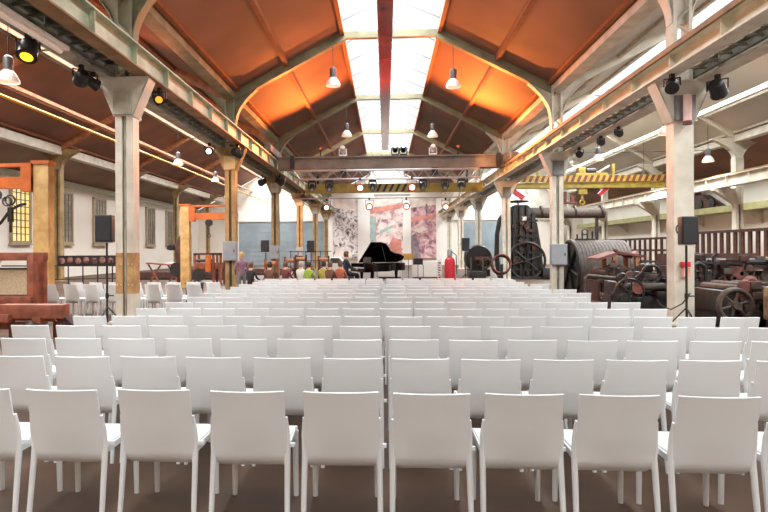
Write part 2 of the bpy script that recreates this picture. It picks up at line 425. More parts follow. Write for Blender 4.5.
# outer column rows, and the outer crane rail on the right
for side, X, m in (('left', -17.4, M['ochre']), ('right', 17.5, M['cream'])):
    for k in range(2, 6):
        y = BAYS[k]
        o = thing('column', 'slim steel column of the outer %s row, %s one in view' % (side, ORD[k-2]), 'column', (X,y,0), 'outer columns')
        z1 = 6.0 if side == 'left' else 4.55
        b = MB(); b.box(X-0.17,X-0.05,y-0.18,y+0.18,0.04,z1); b.box(X+0.05,X+0.17,y-0.18,y+0.18,0.04,z1); b.build('shaft', m, o)
        MB().box(X-0.05,X+0.05,y-0.06,y+0.06,0.04,z1).build('web', M['dark_web'], o)
        MB().box(X-0.3,X+0.3,y-0.3,y+0.3,0,0.05).build('base_plate', m, o)
        pts = [(X+0.17+1.1*((i/8)**2.2), 6.0+1.0*i/8) for i in range(9)]; left = [(2*X-a,c) for a,c in pts]
        b = MB(); b.prism(pts+[(X,7.1)]+left[::-1], y-0.05, y+0.05)
        for i in range(8):
            for P in (pts,left): b.bar((P[i][0],y,P[i][1]),(P[i+1][0],y,P[i+1][1]),0.3,0.03,up=(1,0,0.01))
        b.build('roof_bracket', m, o, smooth=False)
        if side == 'right':
            b = MB(); b.prism([(X-0.17,3.75),(X+0.17,3.75),(X+0.2,4.55),(X-1.2,4.55),(X-1.2,4.45)], y-0.16, y+0.16); b.build('crane_corbel', m, o, smooth=False)
            MB().box(X-0.2,X+0.2,y-0.19,y+0.19,4.55,6.05).build('upper_shaft', m, o)
        else:
            pass

def girder(name, label, x, s, z0, h, web, flange, y0=Y0, y1=57.5):
    """I girder; s = side that carries the inner flange"""
    o = thing(name, label, 'crane girder', (x,y0,z0))
    b = MB().box(x-0.17,x+0.17,y0,y1,z0,z0+0.035); b.build('bottom_flange', flange, o)
    MB().box(x-0.17,x+0.17,y0,y1,z0+h-0.035,z0+h).build('top_flange', web, o)
    MB().box(x-0.035,x+0.035,y0,y1,z0+h,z0+h+0.1).build('rail', M['girder_brown'], o)
    b = MB().box(x-0.04,x+0.04,y0,y1,z0+0.03,z0+h-0.03); y = y0+0.5
    while y < y1:
        b.box(x-0.15,x+0.15,y-0.01,y+0.01,z0+0.035,z0+h-0.035); y += 1.67
    b.build('web', web, o)
    return o
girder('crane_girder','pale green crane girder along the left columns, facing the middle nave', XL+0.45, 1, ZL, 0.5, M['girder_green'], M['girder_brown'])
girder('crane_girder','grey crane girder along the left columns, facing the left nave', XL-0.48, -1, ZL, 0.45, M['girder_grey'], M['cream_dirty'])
girder('crane_girder','cream crane girder along the right columns, facing the middle nave', XR-0.45, -1, ZR, 0.36, M['girder_cream'], M['cream'])
girder('crane_girder','pale grey crane girder along the right columns, facing the right nave', XR+0.48, 1, ZR, 0.36, M['cream_dirty'], M['cream'])
girder('crane_girder','white crane girder on the outer right columns', 16.6, -1, 4.56, 0.55, M['cream'], M['cream'])
for x, z, s, m in ((XL,ZL,'left',M['girder_grey']),(XR,ZR,'right',M['girder_grey'])):
    b = MB(); b.box(x-0.27,x-0.2,Y0,57.5,z+0.05,z+0.15); b.box(x+0.2,x+0.27,Y0,57.5,z+0.05,z+0.15); y = Y0+0.2
    while y < 57: 
        if min(abs(y-c) for c in BAYS) > 0.4: b.box(x-0.26,x+0.26,y-0.02,y+0.02,z+0.1,z+0.14)
        y += 0.42
    for t in (-1,1): b.box(x+t*0.21, x+t*0.27, Y0, 57.5, z+0.15, z+0.17)
    tag(b.build('walkway_grating', m), 'dark grating walkway between the two %s crane girders' % s, 'walkway')
# brown wooden cap on the right girder, conduit on the left one
tag(MB().box(XR-0.68,XR-0.62,Y0,57.5,ZR+0.33,ZR+0.43).build('girder_fender', M['girder_brown']), 'brown board running along the top edge of the cream girder', 'board')
tag(MB().tube([(XL-0.72,Y0,ZL-0.08),(XL-0.72,57,ZL-0.08)],0.03,6).build('conduit', M['cream_dirty']), 'thin conduit pipe under the left girders', 'pipe')
b = MB().tube([(-12,Y0,6.5),(-12,57,6.5)],0.06,8); tag(b.build('gas_pipe', M['yellow_pipe']), 'long thin yellow pipe hanging under the left roof', 'pipe')

# ------------------------------------------------------------------ windows on the left wall
for k in range(7):
    y = 24.8+4.18*k; lit = k == 1
    b = MB(); z0, z1 = 2.12, 5.25; hw = 0.85
    for (a0,a1,c0,c1) in ((y-hw,y-hw+0.14,z0,z1),(y+hw-0.14,y+hw,z0,z1),(y-hw,y+hw,z0-0.1,z0+0.06),(y-hw,y+hw,z1-0.1,z1)):
        b.box(-19.8,-19.66,a0,a1,c0,c1)
    o = struct('window_%d' % (k+1), b, M['window_frame'])
    MB().box(-19.79,-19.73,y-hw+0.14,y+hw-0.14,z0+0.06,z1-0.1).build('pane', M['glass_lit'] if lit else M['glass_dull'], o)
    b = MB()
    for q in (1,2,3): yy = y-hw+0.14+(2*hw-0.28)*q/4; b.box(-19.73,-19.69,yy-0.025,yy+0.025,z0+0.06,z1-0.1)
    for q in range(1,8): zz = z0+0.06+(z1-z0-0.16)*q/8; b.box(-19.73,-19.69,y-hw+0.14,y+hw-0.14,zz-0.02,zz+0.02)
    b.build('glazing_bar', M['window_bar'], o)
    MB().box(-19.8,-19.6,y-hw-0.06,y+hw+0.06,z0-0.16,z0-0.1).build('window_sill', M['window_frame'], o)

# right wall ledge
o = thing('ledge','olive green ledge with brackets along the right wall','ledge',(20.0,30,3.5))
MB().box(19.2,20.19,12,57,3.62,3.98).build('shelf', M['ledge'], o)
for k in range(8):
    b = MB(); y = 14.5+k*5.5; b.prism([(20.19,3.62),(19.3,3.62),(20.19,2.9)], y-0.06, y+0.06); b.build('bracket', M['cream'], o, smooth=False)

# gates in the end wall
o = thing('door_1',None,None,(-10.6,Y1,0)); o['kind'] = 'structure'
b = MB().box(-15.4,-6.2,Y1-0.12,Y1-0.01,0,4.55); b.build('leaf', M['gate'], o)
b = MB()
for k in range(1,9): b.box(-15.4,-6.2,Y1-0.14,Y1-0.12,k*0.5-0.012,k*0.5+0.012)
b.build('panel_joint', M['gate'], o)
o = thing('door_2',None,None,(10,Y1,0)); o['kind'] = 'structure'
MB().box(7.6,12.4,Y1-0.12,Y1-0.01,0,4.4).build('leaf', M['gate'], o)

# ------------------------------------------------------------------ mural and pilasters at the end of the middle nave
gre = mural_material('grey_print', [(0.3,(56,48,52)),(0.42,(136,126,128)),(0.5,(212,202,198)),(0.66,(238,228,222))], 2.4, 3.0, 1.2)
pin = mural_material('pink_print', [(0.32,(84,70,76)),(0.42,(196,160,160)),(0.5,(234,208,200)),(0.66,(242,230,222))], 1.3, 9.0, 0.7)
vio = mural_material('violet_print', [(0.3,(66,48,56)),(0.43,(150,112,120)),(0.52,(204,158,160)),(0.68,(230,208,204))], 1.5, 17.0, 0.8)
pink_strip = mat('faded_pink_print', (222,150,132), 0.7, scale=1.5, dark=(190,120,110))
pale_strip = mat('pale_print', (236,222,208), 0.7, scale=1.5, dark=(206,192,184))
teal = mat('pale_teal_print', (168,190,180), 0.7, scale=2)
ym = Y1-0.5
def mural(label, x0, x1, m, extras):
    b = MB(); b.box(x0,x1,ym,ym+0.05,0.7,6.9)
    for q, (poly, i) in enumerate(extras): b.cur = i; b.prism(poly, ym-0.012-0.006*q, ym-0.002)
    tag(b.build('mural_panel', [m,pink_strip,pale_strip,teal,mat('grey_mauve_print',(150,130,136),0.7,scale=2.5,dark=(104,88,94))], smooth=False), label, 'mural', 'mural panels at the back of the stage')
mural('grey crowded photo mural behind the piano lid, leftmost panel', -5.4, -2.8, gre,
      [([(-5.4,6.0),(-3.0,5.6),(-3.0,6.9),(-5.4,6.9)],2),([(-5.3,0.8),(-3.4,0.8),(-3.5,1.5),(-4.3,1.9),(-5.1,1.6)],2)])
mural('pink and white photo mural in the centre between two white pilasters', -1.55, 1.85, pin,
      [([(-0.1,1.0),(1.7,0.8),(1.7,2.6),(0.8,2.9)],1),([(-0.5,3.2),(0.9,3.9),(0.9,4.2),(-0.5,3.6)],3),([(-1.5,5.3),(1.8,5.9),(1.8,6.4),(-1.5,5.8)],1),([(-1.5,5.9),(1.8,6.5),(1.8,6.9),(-1.5,6.9)],2),([(-1.5,2.2),(-0.9,2.2),(-0.9,5.0),(-1.5,5.0)],3),([(-0.2,3.0),(1.8,3.6),(1.8,4.0),(-0.2,3.4)],2)])
mural('dusky violet photo mural with a red diagonal band, rightmost panel', 2.7, 5.25, vio,
      [([(2.75,0.8),(3.7,0.8),(3.5,2.0),(3.2,3.3),(2.75,3.0)],4),([(2.8,3.6),(3.9,4.0),(4.4,3.7),(3.6,3.3)],2),([(2.7,4.4),(5.2,4.9),(5.2,5.4),(2.7,4.9)],1),([(2.7,5.9),(5.2,6.2),(5.2,6.9),(2.7,6.9)],2),([(4.2,5.0),(4.4,5.0),(4.4,6.3),(4.2,6.3)],4)])
for x0, x1, wd in ((-2.8,-1.55,'left of the centre mural'),(1.85,2.7,'right of the centre mural'),(5.25,6.1,'at the right edge of the murals'),(-6.05,-5.4,'at the left edge of the murals')):
    o = thing('pilaster','white flat pilaster on the end wall %s' % wd,'pilaster',((x0+x1)/2,ym,0),'white pilasters on the end wall',kind='structure')
    MB().box(x0,x1,ym-0.15,Y1,0,7.0).build('shaft', M['plinth'], o, bevel=0.03)
    MB().box(x0-0.04,x1+0.04,ym-0.19,Y1,0,0.5).build('base', M['plinth'], o)

# ------------------------------------------------------------------ crane bridge, truss, yellow hoist beam over the stage
yb = 26.0
o = thing('overhead_crane','brown grey overhead crane bridge spanning the middle nave above the stage','crane',(0.3,yb,5.3))
b = MB().box(-4.98,5.46,yb-0.22,yb+0.22,5.42,5.92); b.box(-4.98,5.46,yb-0.3,yb+0.3,5.88,5.95); b.box(-4.98,5.46,yb-0.3,yb+0.3,5.36,5.42); b.build('bridge_girder', M['bridge'], o)
for x, z in ((XL+0.45,ZL+0.6),(XR-0.45,ZR+0.46)):
    b = MB().box(x-0.16,x+0.16,yb-1.3,yb+1.3,z+0.06,z+0.36); b.build('end_carriage', M['bridge'], o, bevel=0.02)
    for s in (-1,1): MB().lathe([(0.15,-0.06),(0.15,0.06)],(x,yb+s*1.0,z+0.15),'X',14).build('wheel', M['dark_iron'], o)
MB().box(5.46,5.95,yb-0.25,yb+0.25,5.58,6.0).build('bridge_end', M['bridge'], o, bevel=0.02)
for x in (-4.3,5.2): MB().box(x-0.1,x+0.1,yb-0.34,yb-0.22,5.36,6.0).build('joint_plate', M['dark_iron'], o)
yt = 25.6
o = thing('lighting_truss','silver lattice lighting truss slung under the crane bridge','truss',(0,yt,4.75))
for dy in (-0.16,0.16):
    for z in (4.86,5.26): MB().tube([(-4.2,yt+dy,z),(4.3,yt+dy,z)],0.03,6).build('chord', M['silver'], o)
for dy in (-0.16,0.16):
    MB().tube([(-4.2+0.3*q,yt+dy,4.86 if q%2 else 5.26) for q in range(29)],0.02,5).build('lacing', M['silver'], o)
for x in (-1.9,2.3): MB().box(x-0.14,x+0.14,yt+0.02,yt+0.17,5.0,5.361).build('hanger', M['black'], o)
yh = 26.6
o = thing('hoist_beam','yellow hoist beam with black hazard stripes behind the stage lamps','beam',(0.2,yh,4.4))
MB().box(-3.8,4.6,yh-0.15,yh+0.15,4.33,4.74).build('beam', M['yellow'], o)
b = MB(); x = -0.42
while x < 1.15: b.prism([(x,4.36),(x+0.13,4.36),(x+0.3,4.71),(x+0.17,4.71)], yh-0.162, yh-0.151); x += 0.3
b.build('hazard_stripe', M['stripe_black'], o, smooth=False)
MB().box(-0.5,1.2,yh-0.2,yh-0.05,4.13,4.24).build('cable_tray', M['silver'], o)
for x in (-3.2,3.9): MB().box(x-0.05,x+0.05,yh-0.05,yh+0.05,4.74,5.4).build('hanger', M['dark_iron'], o)

def par_lamp(loc, aim, label, lens, group='stage lamps', lit=None, size=1.0, can=None, drop=0.3):
    """black can lamp with yoke, clamp and lens; aim = direction"""
    d = Vector(aim).normalized(); L = Vector(loc); r = 0.16*size
    o = thing('stage_lamp', label, 'stage lamp', loc, group)
    b = MB(); b.tube([L-d*0.22*size, L-d*0.17*size, L+d*0.12*size, L+d*0.14*size],[r*0.6,r*0.92,r,r*1.08],14); b.build('can', can or M['black'], o)
    MB().tube([L+d*0.142*size, L+d*0.155*size],[r*0.66,r*0.62],16).build('lens', lens, o)
    side = d.cross(Vector((0,0,1))); side = side.normalized() if side.length > 0.1 else Vector((1,0,0))
    up = Vector((0,0,1))
    b = MB()
    for s in (-1,1): b.bar(L+side*s*r*1.2, L+side*s*r*1.2+up*drop*size, 0.02, 0.03)
    b.bar(L-side*r*1.25+up*drop*size, L+side*r*1.25+up*drop*size, 0.03, 0.02); b.build('yoke', M['black'], o)
    MB().box(L.x-0.04,L.x+0.04,L.y-0.04,L.y+0.04,L.z+(drop-0.01)*size,L.z+(drop+0.12)*size).build('clamp', M['dark_iron'], o)
    if lit: spot('stage_beam', L+d*0.2*size, L+d*3, *lit)
    return o
yp = yt-0.16
for i, (x, z, lab) in enumerate(((-1.12,4.45,'large lit stage lamp left of the hazard stripes'),(1.24,4.45,'large lit stage lamp right of the hazard stripes'))):
    par_lamp((x,yp,z),(0.05,-1,-0.25),lab,M['bulb_warm'],size=1.15,can=M['can_red_light'])
yq = 27.2
for i, (x, z, lab) in enumerate(((-2.85,3.7,'lit stage lamp low under the left crane girder'),(-0.75,3.72,'lit stage lamp low above the pianist'),(1.05,3.72,'lit stage lamp low above the tail of the piano'),(2.95,3.68,'lit stage lamp low beside the right crane girder'))):
    par_lamp((x,yq,z),(0.02,-1,-0.25),lab,M['bulb_warm'],size=1.0,can=M['can_red_light'])
o = thing('lamp_bar','thin silver pipe carrying the lower row of stage lamps','pipe',(0,yq,4.1))
MB().tube([(-4.6,yq,4.13),(4.6,yq,4.13)],0.035,8).build('pipe', M['silver'], o)
for x in (-3.6,3.6): MB().tube([(x,yq,4.13),(x,yq-0.6,4.4)],0.02,6).build('hanger', M['silver'], o)
def moving_head(loc, label, body, tilt=0.5, group='moving head lamps', up=False):
    x, y, z = loc; s = 1 if up else -1
    o = thing('moving_head', label, 'stage lamp', loc, group)
    MB().box(x-0.17,x+0.17,y-0.13,y+0.13,z,z+s*0.1).build('base', body, o, bevel=0.015)
    for t in (-1,1): MB().box(x+t*0.19,x+t*0.14,y-0.06,y+0.06,z+s*0.1,z+s*0.38).build('yoke_arm', body, o)
    d = Vector((0,-math.cos(tilt),s*math.sin(tilt))); c = Vector((x,y,z+s*0.33))
    MB().tube([c-d*0.18,c-d*0.12,c+d*0.12,c+d*0.2],[0.08,0.13,0.13,0.11],12).build('head', body, o)
    MB().tube([c+d*0.2,c+d*0.21],[0.09,0.085],12).build('lens', M['silver'], o)
    return o
grey_white = mat('white_lamp_body', (214,210,206), 0.5, var=0.03)
moving_head((-1.95,yb,5.955),'white moving head lamp on the crane bridge, left end',grey_white,up=True)
moving_head((2.25,yb,5.955),'white moving head lamp on the crane bridge, right of the skylight',grey_white,up=True)
moving_head((0.5,yb,5.955),'dark moving head lamp on the crane bridge under the skylight',M['black'],up=True)
moving_head((0.88,yb,5.955),'second dark moving head lamp on the crane bridge under the skylight',M['black'],up=True)
for x, lab in ((-3.35,'far left end'),(-2.55,'left part'),(-0.55,'centre, left of the piano lid'),(1.75,'right part'),(2.75,'right part, beyond the hanger'),(3.5,'far right end')):
    moving_head((x,yt-0.0,4.82),'black moving head lamp under the lighting truss, %s' % lab,M['black'],tilt=0.7)

# stage lamps along the girders
o_or = (1.0,0.24,0.045)
LG = [((XL-0.85,9.3,5.0),(0.1,-0.5,-1),'black can lamp with yellow light at the upper left',M['bulb_yellow'],1.0),
      ((XL-0.9,11.0,5.02),(-0.6,0.6,-0.4),'dark can lamp on the left girder before the first column',M['black'],0.85),
      ((XL-0.4,11.45,5.0),(0.4,0.8,-0.3),'dark can lamp beside the first left column capital',M['black'],0.75),
      ((XL+0.35,12.7,4.72),(0.2,-0.8,-0.5),'orange lit lamp behind the first left column',M['bulb_orange'],0.75),
      ((XL-0.35,19.3,4.9),(0.1,-1,-0.2),'small lit lamp at the second left capital',M['bulb_warm'],0.9),
      ((XL+0.35,19.6,4.9),(0.6,0.6,-0.2),'dark can lamp at the second left capital',M['black'],1.0),
      ((XL-0.3,27.8,4.9),(-0.3,-0.8,-0.3),'dark can lamp at the third left capital',M['black'],1.1),
      ((XL+0.9,27.6,5.0),(0.6,-0.5,-0.4),'dark can lamp under the green girder near the third column',M['black'],1.1),
      ((XL+0.3,36.0,4.8),(0.4,-0.8,-0.4),'dark can lamp at the fourth left capital',M['black'],1.2),
      ((XR-0.3,11.4,4.7),(-0.3,-0.6,-0.6),'dark can lamp left on the first right capital',M['black'],0.75),
      ((XR+0.55,11.5,4.75),(0.5,0.5,-0.5),'dark can lamp right of the first right capital',M['black'],0.95),
      ((XR+0.1,19.4,4.7),(-0.2,-0.8,-0.3),'dark can lamp on the second right capital',M['black'],0.7),
      ((XR+0.75,17.5,4.85),(0.1,-0.9,-0.3),'dark can lamp under the right girder before the second column',M['black'],0.6),
      ((XR+0.75,16.2,4.85),(0.1,-0.9,-0.3),'dark can lamp under the right girder midway between columns',M['black'],0.6)]
for p, a, lab, lens, sz in LG:
    gx = min((XL+0.45,XL-0.48,XR-0.45,XR+0.48), key=lambda q: abs(q-p[0])); p = (gx, p[1], (ZL if gx < 0 else ZR)-0.32*sz)
    par_lamp(p, a, lab, lens, 'lamps on the crane girders', size=sz, drop=0.2)
# the orange floodlights that wash the roof boards, standing on the crane rails and girders
def flood(loc, target, label, power, color, angle):
    L = Vector(loc); d = (Vector(target)-L).normalized(); x, y, z = loc
    o = thing('flood_lamp', label, 'stage lamp', loc, 'orange floodlights')
    b = MB(); b.tube([L-d*0.08,L+d*0.05],[0.07,0.1],4); b.build('housing', M['black'], o, smooth=False)
    MB().tube([L+d*0.051,L+d*0.055],[0.08,0.08],4).build('lens', M['orange'], o, smooth=False)
    MB().box(x-0.03,x+0.03,y-0.03,y+0.03,z-0.388,z-0.05).build('stand', M['black'], o)
    spot('flood_beam', L+d*0.16, target, power, color, angle, 0.8, 0.08)
flood((-3.0,26.0,6.34),(-3.6,20.5,9.6),'orange floodlight on the left end of the crane bridge',3100,o_or,158)
flood((3.4,26.0,6.34),(3.9,20.5,9.6),'orange floodlight on the right end of the crane bridge',4000,(1.0,0.25,0.045),158)

# ------------------------------------------------------------------ high-bay lamps
def bay_lamp(x, y, z, ztop, label, on=6.0):
    o = thing('pendant_lamp', label, 'pendant lamp', (x,y,z), 'high bay pendant lamps')
    MB().lathe([(0.1,0.18),(0.12,0.22),(0.12,0.5),(0.06,0.56)],(x,y,z),'Z',16).build('ballast_housing', M['lamp_grey'], o)
    MB().lathe([(0.27,-0.12),(0.26,-0.05),(0.2,0.08),(0.11,0.18),(0.1,0.18),(0.19,0.07),(0.25,-0.05),(0.262,-0.12)],(x,y,z),'Z',20,caps=False).build('reflector', M['lamp_white'], o)
    MB().lathe([(0.06,-0.04),(0.07,0.04),(0.05,0.12)],(x,y,z),'Z',12).build('bulb', M['bulb_warm'], o)
    spot('lamp_beam', (x,y,z-0.13), (x,y,0), 600 if abs(x) > 5 else 200, (1.0,0.96,0.9), 150, 0.5, 0.2)
    MB().tube([(x,y,z+0.55),(x,y,ztop)],0.012,5).build('cable', M['cable'], o)
def mid_roof(x, xa, za, xb, zb): return za+(zb-za)*(x-xa)/(xb-xa)
for x, y, z, zt, lab in ((-1.87,20.35,7.75,9.1,'pendant lamp left of the skylight, nearer pair'),(2.51,20.35,7.6,9.05,'pendant lamp right of the skylight, nearer pair'),
                     (-1.95,28.7,7.6,9.05,'pendant lamp left of the skylight, farther pair'),(2.48,28.7,7.5,9.05,'pendant lamp right of the skylight, farther pair'),
                     (-9.5,13.5,6.0,9.2,'pendant lamp at the far left under the left roof'),(-9.4,20.35,6.65,9.1,'pendant lamp half hidden behind the first left column'),(-10.88,28.7,6.25,9.3,'pendant lamp right of the first left column under the left roof'),(-11.48,37.05,6.4,9.3,'smallest pendant lamp under the left roof by the second column'),
                     (10.0,20.35,5.75,9.15,'pendant lamp left of the first right column'),(10.75,28.7,6.15,9.3,'pendant lamp above the yellow crane'),(16.1,28.7,6.0,7.9,'pendant lamp right of the first right column, tilted reflector'),(15.6,34.5,5.8,8.45,'pendant lamp low beside the white outer girder')):
    bay_lamp(x, y, z, zt, lab)
# fluorescent batten
o = thing('batten_lamp','white fluorescent batten under the left girders at the top left','ceiling lamp',(XL-0.02,9,5.3))
MB().box(XL-0.32,XL-0.08,7.3,9.9,5.28,5.36).build('tray', M['plinth'], o, bevel=0.01)
MB().tube([(XL-0.2,7.4,5.25),(XL-0.2,9.8,5.25)],0.05,8).build('tube', M['lamp_white'], o)

# ------------------------------------------------------------------ yellow crane in the right nave
yc = 33.0
o = thing('overhead_crane','yellow overhead crane with red stripes in the right nave','crane',(11.4,yc,5.1))
MB().box(6.9,16.3,yc-0.25,yc+0.25,5.1,5.42).build('bridge_girder', M['yellow'], o)
b = MB().box(6.9,16.3,yc-0.45,yc-0.38,5.42,5.8); b.build('guard_board', M['yellow'], o)
b = MB(); x = 6.9
while x < 16.1: b.prism([(x,5.43),(x+0.17,5.43),(x+0.32,5.79),(x+0.15,5.79)], yc-0.462, yc-0.451); x += 0.34
b.build('hazard_stripe', M['stripe'], o, smooth=False)
for x, z in ((XR+0.48,ZR+0.46),(16.6,5.21)):
    MB().box(x-0.15,x+0.15,yc-1.1,yc+1.1,z+0.04,z+0.32).build('end_carriage', M['yellow'], o, bevel=0.02)
b = MB().box(11.0,12.8,yc-0.3,yc+0.3,5.8,5.95); b.box(11.2,11.6,yc-0.2,yc+0.2,5.95,6.3); b.build('trolley', M['yellow'], o, bevel=0.02)
b = MB()
for x in (8.3,8.9,10.4,13.2): b.box(x-0.06,x+0.06,yc-0.1,yc+0.02,5.42,6.5)
b.build('post', M['yellow'], o)
b = MB()
b.bar((10.4,yc,6.6),(13.0,yc,5.8),0.07,0.09); b.bar((10.3,yc,6.6),(10.9,yc,6.6),0.3,0.12); b.bar((12.0,yc,5.8),(13.0,yc,6.4),0.07,0.09); b.bar((10.4,yc,6.6),(9.4,yc,5.8),0.07,0.09)
b.build('brace', M['cream'], o)
MB().lathe([(0.2,-0.25),(0.2,0.25)],(11.9,yc-0.1,6.05),'X',14).build('drum', M['dark_iron'], o)
b = MB().box(11.2,11.7,yc-0.15,yc+0.15,4.75,5.1); b.tube([(11.45,yc,4.75),(11.45,yc,4.45)],0.08,8); b.ring((11.45,yc,4.28),0.13,0.05,'Y',16,6); b.build('hook_block', M['yellow'], o)
b = MB().box(10.3,11.1,yc-0.2,yc+0.2,4.2,4.32); b.box(10.4,10.55,yc-0.1,yc+0.1,4.32,4.9); b.box(10.8,11.0,yc-0.1,yc+0.1,4.32,4.7); b.build('lifting_frame', M['oxide'], o)
MB().bar((7.3,yc,5.15),(8.1,yc,4.55),0.2,0.28).build('strut', M['red'], o)
MB().bar((12.4,yc,4.7),(12.9,yc,5.15),0.16,0.2).build('strut', M['red'], o)
tag(MB().tube([(6.3,28.7,6.45),(17.35,28.7,6.45)],0.02,5).build('tension_rod', M['dark_iron']), 'thin tie rod across the right nave above the crane', 'rod')

# ------------------------------------------------------------------ stage, piano, pianist
o = thing('stage','low black stage platform behind the last row of chairs','stage',(0.4,22,0))
MB().box(-3.3,4.3,19.3,25.2,0.06,0.15).build('deck', M['deck'], o)
MB().box(-3.26,4.26,19.34,25.16,0,0.06).build('skirt', M['dark_iron'], o)
ZS = 0.15
px, py = -0.72, 21.3
o = thing('grand_piano','black grand piano with raised lid on the stage','piano',(px,py,ZS))
out = [(px,py-0.7),(px+0.42,py-0.7),(px+0.68,py-0.6),(px+0.88,py-0.36),(px+1.05,py-0.08),(px+1.3,py+0.1),(px+1.6,py+0.2),(px+1.82,py+0.36),(px+1.86,py+0.6),(px+1.7,py+0.8),(px,py+0.8)]
MB().prism(out, ZS+0.62, ZS+0.92, 'Z').build('case', M['blackgloss'], o, smooth=False)
b = MB().box(px-0.34,px,py-0.72,py+0.8,ZS+0.6,ZS+0.74); b.box(px-0.34,px,py-0.72,py-0.62,ZS+0.6,ZS+0.92); b.box(px-0.34,px,py+0.7,py+0.8,ZS+0.6,ZS+0.92); b.build('key_bed', M['blackgloss'], o)
k = MB().box(px-0.32,px-0.14,py-0.6,py+0.68,ZS+0.74,ZS+0.765).build('keyboard', M['ivory'], o)
b = MB()
for i in range(36):
    if i % 7 not in (2,6): b.box(px-0.24,px-0.14,py-0.59+i*0.0352,py-0.575+i*0.0352,ZS+0.765,ZS+0.78)
b.build('black_keys', M['black'], k)
# lid hinged on the far (bass) side, opening to the audience
def lidpt(x, y, ang=math.radians(31)):
    d = (py+0.8)-y; return Vector((x, py+0.8-d*math.cos(ang), ZS+0.93+d*math.sin(ang)))
lp = [lidpt(a, c) for a, c in out]
n = len(lp); b = MB(); off = Vector((0,0.02,0.03))
b.add(lp+[v+off for v in lp], [tuple(range(n)), tuple(range(n,2*n))[::-1]]+[(i,(i+1)%n,n+(i+1)%n,n+i) for i in range(n)])
b.build('lid', M['blackgloss'], o, smooth=False)
MB().tube([(px+0.6,py-0.55,ZS+0.9),lidpt(px+0.55,py-0.45)],0.012,6).build('lid_prop', M['black'], o)
MB().bar((px+0.14,py-0.45,ZS+0.93),(px+0.02,py-0.45,ZS+1.15),0.02,0.02).box(px+0.05,px+0.09,py-0.35,py+0.45,ZS+0.92,ZS+1.16).build('music_desk', M['blackgloss'], o)
for x, y in ((px+0.05,py-0.5),(px+0.05,py+0.6),(px+1.5,py+0.5)):
    l = MB().lathe([(0.035,0.07),(0.04,0.2),(0.07,0.55),(0.08,0.62)],(x,y,ZS),'Z',10).build('leg', M['blackgloss'], o)
    MB().lathe([(0.03,-0.015),(0.03,0.015)],(x,y,ZS+0.035),'Y',10).build('caster', M['brass'], l)
b = MB().bar((px+0.3,py-0.05,ZS+0.62),(px+0.22,py-0.02,ZS+0.1),0.03,0.03).bar((px+0.3,py+0.2,ZS+0.62),(px+0.22,py+0.17,ZS+0.1),0.03,0.03); b.box(px+0.12,px+0.3,py-0.08,py+0.23,ZS+0.06,ZS+0.12); b.build('pedal_lyre', M['blackgloss'], o)
o.rotation_euler = (0,0,math.radians(24))
rotp = lambda x, y: (px+(x*math.cos(math.radians(24))-y*math.sin(math.radians(24))), py+(x*math.sin(math.radians(24))+y*math.cos(math.radians(24))))
o = thing('piano_bench','black padded bench in front of the piano keys','bench',(px-0.85,py,ZS))
o.rotation_euler = (0,0,math.radians(24)); o.location = (*rotp(-0.84,0.05),ZS)
MB().box(px-1.05,px-0.65,py-0.4,py+0.4,ZS+0.35,ZS+0.435).build('seat', M['black'], o, bevel=0.02)
for a in (-1,1):
    for c in (-1,1): MB().box(px-0.85+a*0.16,px-0.85+a*0.2,py+c*0.32,py+c*0.37,ZS,ZS+0.35).build('leg', M['black'], o)

